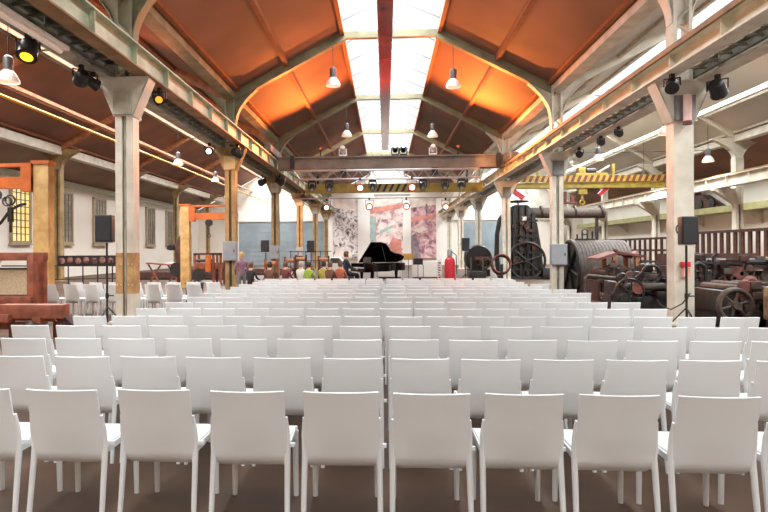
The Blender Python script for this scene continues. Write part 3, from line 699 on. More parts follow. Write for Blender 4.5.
def person(label, loc, rz, pose, top, trousers, hair, group=None):
    """one continuous body grown from joints, coloured by the limb each face lies on"""
    J = {}; E = []
    def j(n, p, r): J[n] = (Vector(p), r)
    if pose == 'sit':
        j('pel',(0,0,0.56),0.125); j('bel',(0,-0.01,0.74),0.115); j('che',(0,-0.02,0.94),0.135); j('nec',(0,0.0,1.10),0.052)
        j('hea',(0,0.025,1.20),0.085); j('top',(0,0.02,1.31),0.082); j('nos',(0,0.13,1.215),0.014)
        for s, n in ((-1,'l'),(1,'r')):
            j('sho'+n,(s*0.17,-0.01,1.01),0.06); j('elb'+n,(s*0.21,0.1,0.78),0.043); j('wri'+n,(s*0.14,0.32,0.72),0.028); j('han'+n,(s*0.12,0.38,0.715),0.03)
            j('hip'+n,(s*0.09,0.04,0.53),0.088); j('kne'+n,(s*0.11,0.44,0.51),0.062); j('ank'+n,(s*0.11,0.46,0.11),0.042); j('toe'+n,(s*0.12,0.6,0.045),0.038)
    else:
        j('pel',(0,0,0.92),0.125); j('bel',(0,0,1.08),0.115); j('che',(0,-0.01,1.28),0.135); j('nec',(0,0,1.46),0.052)
        j('hea',(0,0.025,1.56),0.085); j('top',(0,0.02,1.67),0.082); j('nos',(0,0.13,1.575),0.014)
        for s, n in ((-1,'l'),(1,'r')):
            j('sho'+n,(s*0.18,-0.01,1.37),0.06); j('elb'+n,(s*0.24,0.02,1.09),0.043); j('wri'+n,(s*0.2,0.16,0.9),0.028); j('han'+n,(s*0.19,0.2,0.84),0.03)
            j('hip'+n,(s*0.09,0.0,0.86),0.088); j('kne'+n,(s*0.1,0.02,0.49),0.062); j('ank'+n,(s*0.1,0,0.1),0.042); j('toe'+n,(s*0.12,0.15,0.045),0.038)
    def e(a, c, k): E.append((a,c,k))
    e('pel','bel',0); e('bel','che',0); e('che','nec',0); e('nec','hea',2); e('hea','top',2); e('hea','nos',2)
    for n, s in (('l',-1),('r',1)):
        e('che','sho'+n,0); e('sho'+n,'elb'+n,0); e('elb'+n,'wri'+n,0); e('wri'+n,'han'+n,2)
        e('pel','hip'+n,1); e('hip'+n,'kne'+n,1); e('kne'+n,'ank'+n,1); e('ank'+n,'toe'+n,3)
        h = J['han'+n][0]; d = (h-J['wri'+n][0]).normalized(); sd = d.cross(Vector((0,0,1))).normalized() if abs(d.z) < 0.9 else Vector((1,0,0))
        for q, (off, ln) in enumerate(((-0.03,0.055),(-0.01,0.068),(0.01,0.065),(0.028,0.05),)):
            j('fin%d%s' % (q,n), h+d*ln+sd*off-Vector((0,0,0.012)), 0.008); e('han'+n,'fin%d%s' % (q,n),2)
        j('thu'+n, h+d*0.015-sd*s*0.05, 0.009); e('han'+n,'thu'+n,2)
    names = list(J); ix = {n:i for i,n in enumerate(names)}
    me = bpy.data.meshes.new('body'); me.from_pydata([J[n][0] for n in names],[(ix[a],ix[c]) for a,c,k in E],[])
    tmp = bpy.data.objects.new('body', me); COL.objects.link(tmp)
    sk = tmp.modifiers.new('skin','SKIN'); sk.use_smooth_shade = True
    sv = me.skin_vertices[0].data
    for i, n in enumerate(names): sv[i].radius = (J[n][1], J[n][1]*0.85 if n in ('pel','bel','che') else J[n][1])
    sv[ix['pel']].use_root = True
    ss = tmp.modifiers.new('sub','SUBSURF'); ss.levels = 1; ss.render_levels = 1
    dg = bpy.context.evaluated_depsgraph_get()
    nm = bpy.data.meshes.new_from_object(tmp.evaluated_get(dg)); bpy.data.objects.remove(tmp)
    shoes = M['black']
    for m in (top, trousers, M['skin'], shoes): nm.materials.append(m)
    for p in nm.polygons:
        c = Vector(p.center); best = None
        for a, d_, k in E:
            A, B = J[a][0], J[d_][0]; t = max(0,min(1,(c-A).dot(B-A)/(B-A).length_squared)); q = (c-A-(B-A)*t).length - 0.6*(J[a][1]*(1-t)+J[d_][1]*t)
            if best is None or q < best[0]: best = (q,k)
        p.material_index = best[1]; p.use_smooth = True
    o = thing('person', label, 'person', loc, group); o.rotation_euler = (0,0,rz)
    bo = bpy.data.objects.new('body', nm); COL.objects.link(bo); bo.parent = o
    T = J['top'][0]
    hb = MB(); prof = [(0.02,0.125),(0.07,0.11),(0.1,0.06),(0.108,0.0),(0.1,-0.06),(0.085,-0.1)]
    n0 = 14; vs = []; fs = []
    for r, h in prof:
        for q in range(n0):
            t = 2*PI*q/n0; yy = r*math.sin(t)
            cut = h if yy < 0.04 else max(h, 0.035)
            vs.append((T.x+r*math.cos(t)*0.92, T.y-0.012+yy, T.z-0.035+cut))
    for i in range(len(prof)-1):
        for q in range(n0): fs.append((i*n0+q,i*n0+(q+1)%n0,(i+1)*n0+(q+1)%n0,(i+1)*n0+q))
    fs.append(tuple(range(n0)))
    hb.add(vs, fs); ho = hb.build('hair', hair); ho.parent = o
    eb = MB()
    for s in (-1,1): eb.lathe([(0.003,-0.004),(0.011,0.0),(0.003,0.006)],(s*0.033,T.y+0.078,T.z-0.075),'Y',8)
    eo = eb.build('eyes', M['black']); eo.parent = o
    mo = MB().box(-0.022,0.022,T.y+0.075,T.y+0.088,T.z-0.142,T.z-0.134).build('mouth', mat('lip',(150,84,76),0.5)); mo.parent = o
    return o
cl = {n: mat('cloth_'+n, c, 0.8, scale=12, var=0.08) for n, c in dict(navy=(44,48,62),black=(40,36,38),grey=(120,116,116),red=(120,60,54),pink=(206,150,160),yellow=(176,160,70),lime=(150,170,60),brown=(110,74,56),white=(222,214,206),orange=(190,100,70),mauve=(140,100,120)).items()}
hr = {n: mat('hair_'+n, c, 0.6, scale=20, var=0.1) for n, c in dict(dark=(52,38,32),brown=(104,72,50),grey=(170,160,152),blond=(196,164,110)).items()}
person('pianist in a dark suit seated at the grand piano',(*rotp(-0.8,0.05),ZS-0.0),-PI/2+math.radians(24),'sit',cl['navy'],cl['black'],hr['brown'])
PEOPLE = [(-4.78,18.3,'stand','mauve','grey','blond',0.5,'person in a mauve top standing beside the second left column'),
          (-4.3,17.6,'sit','black','brown','brown',-0.5,'person in black seated below the grey gate, leftmost of the seated people'),
          (-3.75,17.9,'sit','brown','black','dark',-0.3,'person in brown seated below the grey gate, second from left'),
          (-3.3,18.3,'sit','red','navy','brown',-0.6,'person in red seated by the small loudspeaker'),
          (-2.8,18.4,'sit','white','navy','grey',-0.4,'person in white seated right of the third left column'),
          (-2.46,17.8,'sit','lime','black','dark',-0.5,'person in lime green seated in the middle of the group'),
          (-2.05,18.5,'sit','yellow','brown','dark',-0.3,'person in yellow seated in the middle of the group'),
          (-1.78,17.9,'sit','brown','black','brown',-0.5,'person in dark brown seated near the piano'),
          (-1.5,18.6,'sit','orange','navy','brown',-0.4,'person in orange seated nearest to the piano bench')]

# ------------------------------------------------------------------ white chairs
def chair_at_origin():
    o = thing('white_chair','white plastic chair','chair',(0,0,0))
    def hw(z): return 0.208 if z > 0.62 else 0.208+0.004*(0.62-z)/0.2
    def back(u, v):
        z = 0.35+0.452*v; s = 2*u-1
        ww = hw(z)
        if v < 0.12: ww *= 0.86+0.14*math.sqrt(max(0,1-(1-v/0.12)**2))
        y = -0.212-0.08*max(0,v)**1.4-0.026*(1-s*s)*min(1,v*2.2)
        if v < 0.12: y += 0.05*(1-v/0.12)**2
        return (s*ww, y, z)
    MB().grid(back, 10, 12, 0.013).build('backrest', M['chair'], o, angle=50)
    def seat(u, v):
        s = 2*u-1; y = -0.19+0.43*v
        z = 0.447-0.014*(1-s*s)*math.sin(PI*min(1,v*1.05))-0.012*max(0,(v-0.85)/0.15)**2
        ww = 0.205-0.012*(1-v)
        return (s*ww, y, z)
    MB().grid(seat, 8, 8, 0.016).build('seat', M['chair'], o, angle=50)
    b = MB()
    for s in (-1,1): b.bar((s*0.2,-0.2,0.427),(s*0.197,0.225,0.43),0.022,0.036)
    b.bar((-0.19,0.222,0.425),(0.19,0.222,0.425),0.022,0.03); b.bar((-0.19,-0.17,0.42),(0.19,-0.17,0.42),0.02,0.025)
    b.build('seat_frame', M['chair'], o)
    for s in (-1,1):
        b = MB(); b.tube([(s*0.211,-0.247,0.645),(s*0.213,-0.226,0.55),(s*0.212,-0.212,0.44),(s*0.217,-0.27,0.0)],[0.009,0.016,0.018,0.0145],8); b.build('leg', M['chair'], o)
        b = MB(); b.tube([(s*0.197,0.205,0.425),(s*0.2,0.215,0.0)],[0.0205,0.016],8); b.build('leg', M['chair'], o)
    return o
proto = chair_at_origin()
linked = copy_tree(proto)
MB().box(0.205,0.252,-0.185,-0.165,0.455,0.475).build('link_clip', M['chair'], linked)
used = {0: False, 1: False}
def put_chair(x, y, rz, label, group, kind=0):
    src = linked if kind else proto
    if not used[kind]: used[kind] = True; c = src
    else: c = copy_tree(src)
    place(c, (x,y,0), rz, label, group)
ROWS = [3.04,4.0,4.84,5.68,6.52,7.38,8.28,9.2,10.05,10.92,11.8,12.65,13.5,14.3,15.12]
OFF = {}
for r, yr in enumerate(ROWS):
    if r < 4: s, nl, nr, a, bb = 0.505, (5,6,7,8)[r], (5,6,7,8)[r], 0.25, -0.25
    elif r == 4: s, nl, nr, a, bb = 0.474, 8, 9, 0.22, -0.27
    else:
        a = 0.12+0.16*random.random(); bb = a-0.5-0.04*random.random(); s, nl, nr = 0.4715, 7, 7 if a > 0.2 else 8
        if r == 5: a, bb, nr = 0.13, -0.36, 8
    for side, n, st in (('right',nr,a),('left',nl,bb)):
        for k in range(n):
            x = st+(s*k if side == 'right' else -s*(1.045 if r == 0 else 1)*k)
            lab = 'white plastic chair, %s seat %s of the centre gap in the %s row' % (ORD[k], side, 'nearest' if r == 0 else ORD[r]+' nearest')
            put_chair(x+random.uniform(-0.004,0.004), yr+0.31+random.uniform(-0.015,0.015), random.uniform(-0.02,0.02), lab, 'rows of white audience chairs', 1 if r < 4 and not (side == 'left' and k == 99) else 0)
for j, (y, n) in enumerate(((13.05,8),(13.8,8))):
    for k in range(n):
        x = -7.9+0.24*j+0.5*k
        put_chair(x, y, -0.34, 'white plastic chair, %s from left in the %s turned row behind the first left column' % (ORD[k], ('nearer','farther')[j]), 'turned white chairs by the first left column')
for (x, y, pose, t, tr, h, rz, lab) in PEOPLE:
    person(lab, (x,y,0), rz, pose, cl[t], cl[tr], hr[h], 'people at the far left of the stage').scale = (0.88,)*3
    if pose == 'sit':
        o = thing('stool','dark wooden stool under the %s' % lab.replace('person','person',1).split(' seated')[0],'stool',(x,y,0),'stools')
        MB().lathe([(0.15,0.335),(0.16,0.345),(0.16,0.365),(0.15,0.37)],(x,y,0),'Z',14).build('seat', M['slat'], o)
        for q in range(4):
            a = PI/4+q*PI/2; MB().tube([(x+0.1*math.cos(a),y+0.1*math.sin(a),0.34),(x+0.16*math.cos(a),y+0.16*math.sin(a),0)],0.015,6).build('leg', M['slat'], o)

# ------------------------------------------------------------------ loudspeakers on stands
def speaker_set(x, y, zb, w_, h_, lab, place_words, tripod=True):
    s = thing('speaker_stand','black speaker stand %s' % place_words,'speaker stand',(x,y,0),'speaker stands')
    MB().tube([(x,y,0.12),(x,y,zb-0.02)],0.022,8).build('pole', M['black'], s)
    MB().lathe([(0.035,0.62),(0.035,0.72)],(x,y,0),'Z',10).build('collar', M['black'], s)
    MB().tube([(x+0.03,y,0.67),(x+0.14,y,0.67)],0.016,6).build('knob', M['black'], s)
    for k in range(3):
        a = 0.5+k*2*PI/3; MB().tube([(x,y,0.45),(x+0.36*math.cos(a),y+0.36*math.sin(a),0.02)],0.014,6).build('leg', M['black'], s)
    b = MB().box(x-0.14,x+0.14,y-0.02,y+0.02,zb-0.02,zb-0.001); b.build('top_bracket', M['silver'], s)
    o = thing('loudspeaker',lab,'loudspeaker',(x,y,zb),'loudspeakers')
    b = MB(); b.prism([(x-w_/2,y-0.14),(x+w_/2,y-0.14),(x+w_/2*0.65,y+0.12),(x-w_/2*0.65,y+0.12)], zb, zb+h_, 'Z'); b.build('cabinet', M['black'], o, bevel=0.012)
    MB().box(x-w_/2+0.03,x+w_/2-0.03,y-0.155,y-0.141,zb+0.03,zb+h_-0.03).build('grille', mat('speaker_mesh',(40,40,44),0.6,scale=60,dark=(22,22,24)), o)
    b = MB().tube([(x-w_/2-0.005,y,zb+h_*0.4),(x-w_/2-0.03,y,zb+h_*0.5),(x-w_/2-0.03,y,zb+h_*0.6),(x-w_/2-0.005,y,zb+h_*0.7)],0.012,6); b.build('handle', M['dark_iron'], o)
speaker_set(-5.74,11.15,1.78,0.36,0.55,'black loudspeaker on a stand left of the first left column','left of the first left column')
speaker_set(5.76,11.0,1.66,0.31,0.53,'black loudspeaker on a stand before the first right column','before the first right column')
speaker_set(-5.55,25.6,1.52,0.4,0.54,'small black loudspeaker before the grey gate','before the grey gate')
speaker_set(-3.5,26.2,1.48,0.36,0.56,'small black loudspeaker left of the mural','left of the mural')
speaker_set(3.75,26.2,1.52,0.36,0.6,'small black loudspeaker right of the mural','right of the mural')

# grey boxes on columns
def cabinet(x0, x1, y, z0, z1, lab):
    o = thing('switch_cabinet',lab,'switch cabinet',((x0+x1)/2,y,z0),'grey switch cabinets on the columns')
    MB().box(x0,x1,y-0.2,y-0.001,z0,z1).build('housing', M['grey_box'], o, bevel=0.012)
    MB().box(x0+0.03,x1-0.03,y-0.212,y-0.2,z0+0.03,z1-0.03).build('door', M['grey_box'], o)
    MB().box(x1-0.1,x1-0.07,y-0.23,y-0.21,(z0+z1)/2-0.05,(z0+z1)/2+0.05).build('handle', M['black'], o)
cabinet(-5.92,-5.42,BAYS[1]-0.15,1.22,1.93,'grey switch cabinet on the second left column')
cabinet(-5.95,-5.45,BAYS[2]-0.15,1.15,1.83,'grey switch cabinet on the third left column')
cabinet(5.86,6.42,BAYS[1]-0.15,1.02,1.76,'grey switch cabinet on the second right column')
cabinet(-5.9,-5.48,BAYS[3]-0.15,1.2,1.8,'grey switch cabinet on the fourth left column')
o = thing('alarm_box','small red alarm box on the first right column','alarm',(6.3,11.73,1.1)); MB().box(6.08,6.24,11.74,11.849,1.2,1.31).build('housing', M['red'], o, bevel=0.01); MB().box(6.1,6.23,11.75,11.849,1.0,1.19).build('notice', mat('pale_red_notice',(232,170,150),0.6), o)
o = thing('column_lamp','pinkish tube lamp hanging on the first right capital','lamp',(6.1,11.6,4.3)); MB().tube([(6.15,11.67,4.15),(6.15,11.67,4.7)],0.08,10).build('tube', mat('pink_tube',(214,178,168),0.4,emit=0.2), o); MB().lathe([(0.085,4.1),(0.085,4.17)],(6.15,11.67,0),'Z',10).build('cap', M['oxide'], o)
b = MB(); pts = []
for i in range(15):
    t = i/14; pts.append((5.9-0.9*t*0+0.0-0.02*i, 11.1+0.02*i, 0.75-0.5*math.sin(t*PI)*0.9))
tag(MB().tube([(5.55,11.72,0.55),(5.6,11.66,0.42),(5.72,11.5,0.36),(5.84,11.3,0.5),(5.86,11.06,0.72)],0.012,6).build('speaker_cable', M['cable']), 'loose cable looped between the right column and speaker stand', 'cable')

# ------------------------------------------------------------------ floor-standing things by the stage
def plinth(x0, x1, y, z1, lab):
    o = thing('display_plinth',lab,'plinth',((x0+x1)/2,y,0),'white plinths behind the stage')
    MB().box(x0,x1,y-0.3,y+0.3,0.12,z1).build('body', M['plinth'], o, bevel=0.03); MB().box(x0+0.05,x1-0.05,y-0.25,y+0.25,0,0.12).build('base', M['dark_iron'], o)
plinth(1.45,2.85,30,0.98,'long white plinth right of the piano')
plinth(-0.4,0.9,30.5,0.8,'white plinth under the piano tail')
o = thing('model_car','white rounded car shaped exhibit left of the pianist','exhibit',(-2.4,29,0))
b = MB(); b.prism([(-3.2,0.25),(-1.5,0.25),(-1.45,0.65),(-1.6,0.8),(-2.0,0.88),(-2.35,1.22),(-2.85,1.22),(-3.15,0.9)], 28.6, 29.4); b.build('body', M['plinth'], o, bevel=0.06)
b = MB(); b.prism([(-2.88,0.92),(-2.12,0.9),(-2.38,1.17),(-2.8,1.17)], 28.585, 28.6); b.build('window', M['dark_web'], o)
for x in (-2.85,-1.85): MB().lathe([(0.25,28.56),(0.25,28.7)],(x,0,0.25),'Y',18).build('wheel', M['black'], o)
o = thing('fire_extinguisher','tall red cylinder standing right of the stage','fire extinguisher',(2.1,18.2,0))
MB().lathe([(0.15,0.0),(0.17,0.03),(0.17,1.15),(0.15,1.27),(0.08,1.34),(0.05,1.36)],(2.1,18.2,0),'Z',20).build('cylinder', M['red'], o)
MB().lathe([(0.08,1.36),(0.08,1.56),(0.04,1.6)],(2.1,18.2,0),'Z',12).build('valve', M['grey_box'], o)
MB().tube([(2.16,18.2,1.52),(2.3,18.15,1.4),(2.32,18.12,0.8)],0.018,6).build('hose', M['black'], o)
b = MB().box(1.74,1.88,18.6,18.63,0.0,1.24); o = b.build('notice_strip', M['white_print']); tag(o,'narrow white standing banner beside the red cylinder','banner')
b = MB()
for k in range(10): b.box(1.77,1.85-0.02*(k%3),18.592,18.6,0.4+0.08*k,0.44+0.08*k)
b.build('dark_marks', M['dark_web'], o)
# microphone and music stands near the piano
def mic(x, y, z1, lab):
    o = thing('microphone_stand',lab,'microphone stand',(x,y,ZS),'microphone stands')
    MB().lathe([(0.13,0.0),(0.13,0.02),(0.03,0.03)],(x,y,ZS),'Z',12).build('base', M['black'], o)
    MB().tube([(x,y,ZS),(x,y,z1)],0.012,6).build('pole', M['black'], o)
    MB().tube([(x,y,z1),(x-0.3,y+0.05,z1+0.15)],0.01,6).build('boom', M['black'], o); MB().tube([(x-0.3,y+0.05,z1+0.15),(x-0.38,y+0.06,z1+0.12)],0.022,8).build('microphone', M['dark_iron'], o)
mic(-0.28,20.2,0.98,'thin microphone stand before the piano'); mic(1.45,21.2,1.0,'microphone stand at the tail of the piano')
for x, y, h, lab in ((0.95,22.6,1.25,'brass instrument stand right of the piano tail'),(1.35,22.9,1.05,'music stand right of the piano')):
    o = thing('music_stand',lab,'music stand',(x,y,ZS),'music stands')
    for q in range(3):
        a = q*2*PI/3; MB().tube([(x,y,ZS+0.3),(x+0.2*math.cos(a),y+0.2*math.sin(a),ZS)],0.012,6).build('leg', M['dark_iron'], o)
    MB().tube([(x,y,ZS+0.28),(x,y,h)],0.014,6).build('pole', M['dark_iron'], o)
    MB().bar((x-0.2,y,h+0.05),(x+0.2,y,h+0.05),0.02,0.26).build('desk', M['brass'] if 'brass' in lab else M['dark_iron'], o)

# ------------------------------------------------------------------ left nave: posts with jib arms, looms, banner railing
def jib(x, y, top, lab, arm, lift):
    o = thing('jib_crane',lab,'jib crane',(x,y,0),'timber posts with orange jib arms')
    MB().box(x-0.2,x+0.2,y-0.13,y+0.13,0,top).build('post', M['timber'], o, bevel=0.02)
    s = -1 if arm < 0 else 1
    b = MB(); xe = x+arm
    b.bar((x+s*0.2,y-0.1,top-0.06),(xe,y-0.1,top-0.06),0.12,0.08); b.bar((x+s*0.2,y-0.1,top-0.5),(xe,y-0.1,top-0.5),0.16,0.28)
    b.box(x+s*0.2,x+s*0.46,y-0.2,y,top-0.72,top-0.02); b.build('arm', M['orange'], o)
    MB().box(x-0.23,x+0.23,y-0.16,y+0.16,top-0.05,top+0.04).build('post_cap', M['orange'], o)
    h = thing.__wrapped__ if False else None
    b = MB().lathe([(0.14,-0.1),(0.16,0),(0.14,0.1)],(xe-s*lift,y-0.1,top-0.78),'Y',12); b.tube([(xe-s*lift,y-0.1,top-0.9),(xe-s*lift,y-0.1,top-1.25)],0.02,6); b.ring((xe-s*lift,y-0.1,top-1.33),0.07,0.02,'Y',12,6); b.build('hoist', M['dark_iron'], o)
jib(-8.42,13.24,3.78,'timber post with an orange jib arm at the left edge',-2.2,1.0)
jib(-8.55,23.4,3.56,'timber post with an orange jib arm between the left columns',2.3,1.25)
o = MB().ring((-9.15,13.05,2.85),0.12,0.02,'Y',18,6).ring((-9.22,13.04,2.82),0.11,0.02,'Y',18,6).build('cable_coil', M['cable']); tag(o,'black cable coil hanging from the orange jib arm','cable')
o = MB().tube([(-9.6,13.0,2.1),(-9.35,13.0,2.3),(-9.1,12.98,2.6),(-8.85,12.97,2.72),(-8.7,12.97,2.75)],0.035,8).build('hose', M['cable']); tag(o,'thick black hose drooping against the timber post','hose')
o = thing('pulley_hook','dark pulley hanging beside the left timber post','pulley',(-8.95,12.95,2.4)); MB().bar((-8.95,12.78,2.65),(-8.95,12.78,2.3),0.1,0.09).build('block', M['dark_iron'], o); MB().tube([(-8.95,12.78,2.3),(-8.95,12.78,2.05)],0.03,6).build('hook', M['dark_iron'], o); MB().tube([(-8.95,12.78,2.65),(-9.4,12.9,3.05)],0.008,5).build('rope', M['cable'], o)

o = thing('hand_loom','large red brown wooden hand loom frame at the left edge','loom',(-8.2,11,0))
for x in (-9.3,-7.48):
    for y in (11.35,11.7): MB().box(x-0.075,x+0.075,y-0.07,y+0.07,0,1.56).build('post', M['loom'], o, bevel=0.008)
for y in (11.35,11.7): MB().box(-9.5,-7.38,y-0.06,y+0.06,1.40,1.57).build('top_beam', M['loom'], o, bevel=0.008)
for y in (11.3,11.75): MB().box(-9.5,-7.44,y-0.06,y+0.06,0.48,0.64).build('cross_beam', M['loom'], o, bevel=0.008)
for x in (-9.3,-7.48): MB().box(x-0.065,x+0.065,11.35,11.7,0.3,0.46).build('side_rail', M['loom'], o)
b = MB()
b.box(-9.22,-7.56,11.61,11.63,0.66,1.2)
for k in range(60): b.tube([(-9.2+k*0.0275,11.61,0.66),(-9.2+k*0.0275,11.61,1.2)],0.008,5)
b.build('warp_threads', M['straw'], o)
MB().box(-9.22,-7.56,11.58,11.66,1.2,1.24).build('heddle_bar', M['dark_web'], o)
b = MB().bar((-8.3,11.35,1.4),(-8.6,11.35,1.1),0.02,0.02).bar((-8.15,11.35,1.4),(-8.45,11.35,1.1),0.02,0.02); b.build('treadle_cord', M['straw'], o)
o = thing('loom_bench','low red brown loom part with thick beams before the hand loom','loom',(-6.6,9.5,0))
MB().box(-6.75,-5.6,9.3,9.55,0.42,0.66).build('breast_beam', M['loom'], o, bevel=0.01)
MB().lathe([(0.09,-7.9),(0.09,-5.95)],(0,9.75,0.40),'X',14).build('cloth_roller', M['loom_light'], o)
MB().box(-7.9,-6.5,9.2,9.4,0.36,0.5).build('front_rail', M['loom'], o, bevel=0.01)
for x in (-7.85,-6.9,-6.05):
    for y in (9.35,9.95): MB().box(x-0.07,x+0.07,y-0.07,y+0.07,0,0.45).build('post', M['loom'], o)
MB().bar((-5.85,9.5,0.55),(-5.45,9.45,0.25),0.18,0.14).build('brake_lever', M['rusty'], o)
MB().lathe([(0.13,9.15),(0.17,9.2),(0.17,9.26),(0.13,9.3)],(-6.1,0,0.2),'Y',16).build('ratchet_wheel', M['dark_iron'], o)
MB().box(-7.4,-6.9,9.22,9.3,0.5,0.56).build('tray', M['silver'], o)
MB().bar((-7.8,9.5,0.28),(-6.1,9.5,0.28),0.12,0.14).build('stretcher', M['loom'], o)

yr_ = 22.0
o = thing('railing','black railing with a dark portrait frieze behind the left chairs','railing',(-12,yr_,0))
for k in range(7): x = -14.2+k*0.62; MB().tube([(x,yr_,0),(x,yr_,1.0)],0.025,6).build('post', M['black'], o)
MB().tube([(-15.8,yr_,1.0),(-10.4,yr_,1.0)],0.03,6).build('top_rail', M['black'], o); MB().tube([(-14.6,yr_,0.42),(-10.4,yr_,0.5)],0.022,6).build('lower_rail', M['black'], o)
b = MB().box(-13.4,-10.6,yr_-0.03,yr_+0.03,0.98,1.42)
b.build('frieze_panel', M['black'], o)
for k in range(8):
    x = -13.2+k*0.34; MB().lathe([(0.13,-0.01),(0.11,-0.02)],(x,yr_-0.03,1.2+0.03*(k%2)),'Y',12).build('printed_face', M['banner'], o)
# far loom group behind the second post
o = thing('loom_machine','red brown weaving machine right of the second timber post','loom',(-8.4,26,0))
MB().box(-9.0,-7.75,25.8,26.4,0.72,1.02).build('bed', M['loom'], o, bevel=0.01)
for x in (-9.0,-8.1,-7.75):
    for y in (25.8,26.4): MB().box(x-0.05,x+0.05,y-0.05,y+0.05,0,1.45).build('post', M['loom'], o)
MB().box(-9.05,-7.7,25.75,25.85,1.38,1.48).build('top_rail', M['rusty'], o); MB().box(-8.45,-8.2,25.7,25.8,0.6,1.4).build('panel', M['orange'], o)
for k in range(3): MB().lathe([(0.07,-8.95),(0.07,-8.2)],(0,25.9+0.2*k,1.12),'X',12).build('roller', M['rusty'], o)
MB().lathe([(0.3,25.62),(0.3,25.7)],(-8.75,0,0.45),'Y',20).build('drive_wheel', M['dark_iron'], o)
o = thing('carved_press','dark maroon upright machine behind the second timber post','machine',(-9.9,26.5,0))
b = MB(); b.prism([(-10.05,0),(-9.5,0),(-9.5,2.4),(-9.85,2.45),(-10.1,2.0),(-10.55,1.85),(-10.55,1.65),(-10.1,1.6)], 26.3, 26.8); b.build('frame', M['slat'], o, bevel=0.02)
MB().lathe([(0.35,26.15),(0.35,26.25)],(-10.0,0,0.7),'Y',20).build('wheel', M['dark_iron'], o); MB().lathe([(0.14,26.1),(0.14,26.3)],(-10.3,0,1.75),'Y',14).build('pulley', M['dark_iron'], o)
o = thing('work_table','slanted wooden work table with crossed legs near the left wall','table',(-11,27.5,0))
MB().bar((-12.0,27.5,0.98),(-10.5,27.5,0.86),0.6,0.06).build('top', M['loom'], o)
for x in (-11.7,-10.7): b = MB().bar((x-0.3,27.5,0.92),(x+0.25,27.5,0),0.07,0.07); b.build('leg', M['loom'], o); MB().bar((x+0.3,27.6,0.88),(x-0.25,27.6,0),0.07,0.07).build('leg', M['loom'], o)
tag(MB().box(-10.95,-10.5,27.4,27.65,0.935,1.02).build('paper_stack', M['white_print']), 'white paper pile on the slanted work table', 'paper')
for x0, x1, y, z, lab in ((-14.5,-7.4,30.0,0.42,'dark low barrier behind the looms, nearer'),(-13.5,-6.6,35.5,0.4,'dark low barrier behind the looms, farther')):
    o = thing('low_barrier',lab,'barrier',((x0+x1)/2,y,0)); MB().box(x0,x1,y-0.15,y+0.15,0.1,z).build('board', M['slat'], o); MB().box(x0,x1,y-0.2,y+0.2,0,0.1).build('base', M['dark_iron'], o)
o = thing('equipment_cart','small dark equipment box before the second left column','box',(-5.6,15.9,0))
MB().box(-5.75,-5.35,15.7,16.1,0.1,0.62).build('body', M['dark_iron'], o, bevel=0.02); MB().box(-5.77,-5.33,15.68,16.12,0.62,0.66).build('lid', M['slat'], o)
for dx in (-0.12,0.12): MB().lathe([(0.06,-0.02),(0.06,0.02)],(-5.55+dx,15.75,0.06),'X',10).build('caster', M['black'], o)
# railing and small exhibits left of the mural
o = thing('railing','dark railing before the left end of the mural','railing',(-4.4,31,0))
for k in range(6): x = -5.3+0.42*k; MB().tube([(x,31,0),(x,31,1.55)],0.025,6).build('post', M['slat'], o)
for z in (1.0,1.52): MB().tube([(-5.4,31,z),(-3.0,31,z)],0.025,6).build('rail', M['slat'], o)
def exhibit(lab, x, y, m, h):
    o = thing('spinning_machine',lab,'machine',(x,y,0),'small machines behind the people')
    MB().box(x-0.28,x+0.28,y-0.2,y+0.2,0.5,0.62).build('bed', m, o)
    for a in (-1,1):
        for c in (-1,1): MB().box(x+a*0.25-0.03,x+a*0.25+0.03,y+c*0.17-0.03,y+c*0.17+0.03,0,h).build('post', m, o)
    MB().lathe([(0.1,x-0.24),(0.1,x+0.24)],(0,y,h-0.2),'X',12).build('roller', M['loom_light'], o)
    MB().ring((x,y-0.26,0.5),0.24,0.025,'Y',20,6).build('wheel', M['dark_iron'], o)
for x, y, m, h, w_ in ((-5.0,24.2,M['loom'],1.2,'left of the gate speaker'),(-4.2,27.6,M['rusty'],1.35,'between the speakers'),(-3.1,28.0,M['rusty'],1.3,'left of the mural speaker'),(-4.9,28.4,M['oxide'],1.25,'beside the third left column')):
    exhibit('small reddish spinning machine %s' % w_, x, y, m, h)

# ------------------------------------------------------------------ right nave: machines
def wheel_parts(o, c, R, rim, width, m, spokes=6, axis='Y', name='flywheel'):
    wv = MB().ring(c, R, rim, axis, 36, 8, width).build(name, m, o)
    b = MB()
    for k in range(spokes):
        a = 2*PI*k/spokes+0.3; dx, dz = math.cos(a)*R, math.sin(a)*R
        q = (c[0]+dx,c[1],c[2]+dz) if axis == 'Y' else (c[0],c[1]+dx,c[2]+dz)
        b.tube([c,q],[rim*0.7,rim*0.45],6)
    b.build('spokes', m, wv)
    MB().lathe([(rim*1.6,-width*0.7),(rim*1.6,width*0.7)],c,axis,14).build('hub', m, wv)
    return wv
o = thing('steam_hammer','tall dark iron hammer machine with a flywheel between the right columns','machine',(7.3,30,0))
b = MB(); b.prism([(6.45,0),(8.35,0),(8.1,2.2),(8.0,3.6),(7.6,3.95),(6.95,3.95),(6.65,3.6),(6.7,2.2)], 30.1, 30.9); b.build('body', M['dark_iron'], o, bevel=0.05)
b = MB()
for x, h in ((6.85,3.7),(7.2,3.9),(7.55,3.9),(7.85,3.5)): b.box(x-0.06,x+0.06,29.95,30.1,0.2,h)
for z in (0.5,1.4,2.3,3.1): b.box(6.6,8.1,29.98,30.1,z-0.06,z+0.06)
b.build('ribs', M['dark_iron'], o)
wheel_parts(o,(7.45,29.75,0.98),0.95,0.07,0.16,M['dark_iron'],6)
wheel_parts(o,(7.1,30.3,4.2),0.55,0.04,0.08,M['dark_iron'],5,'Y' if False else 'Y','hand_wheel') if False else None
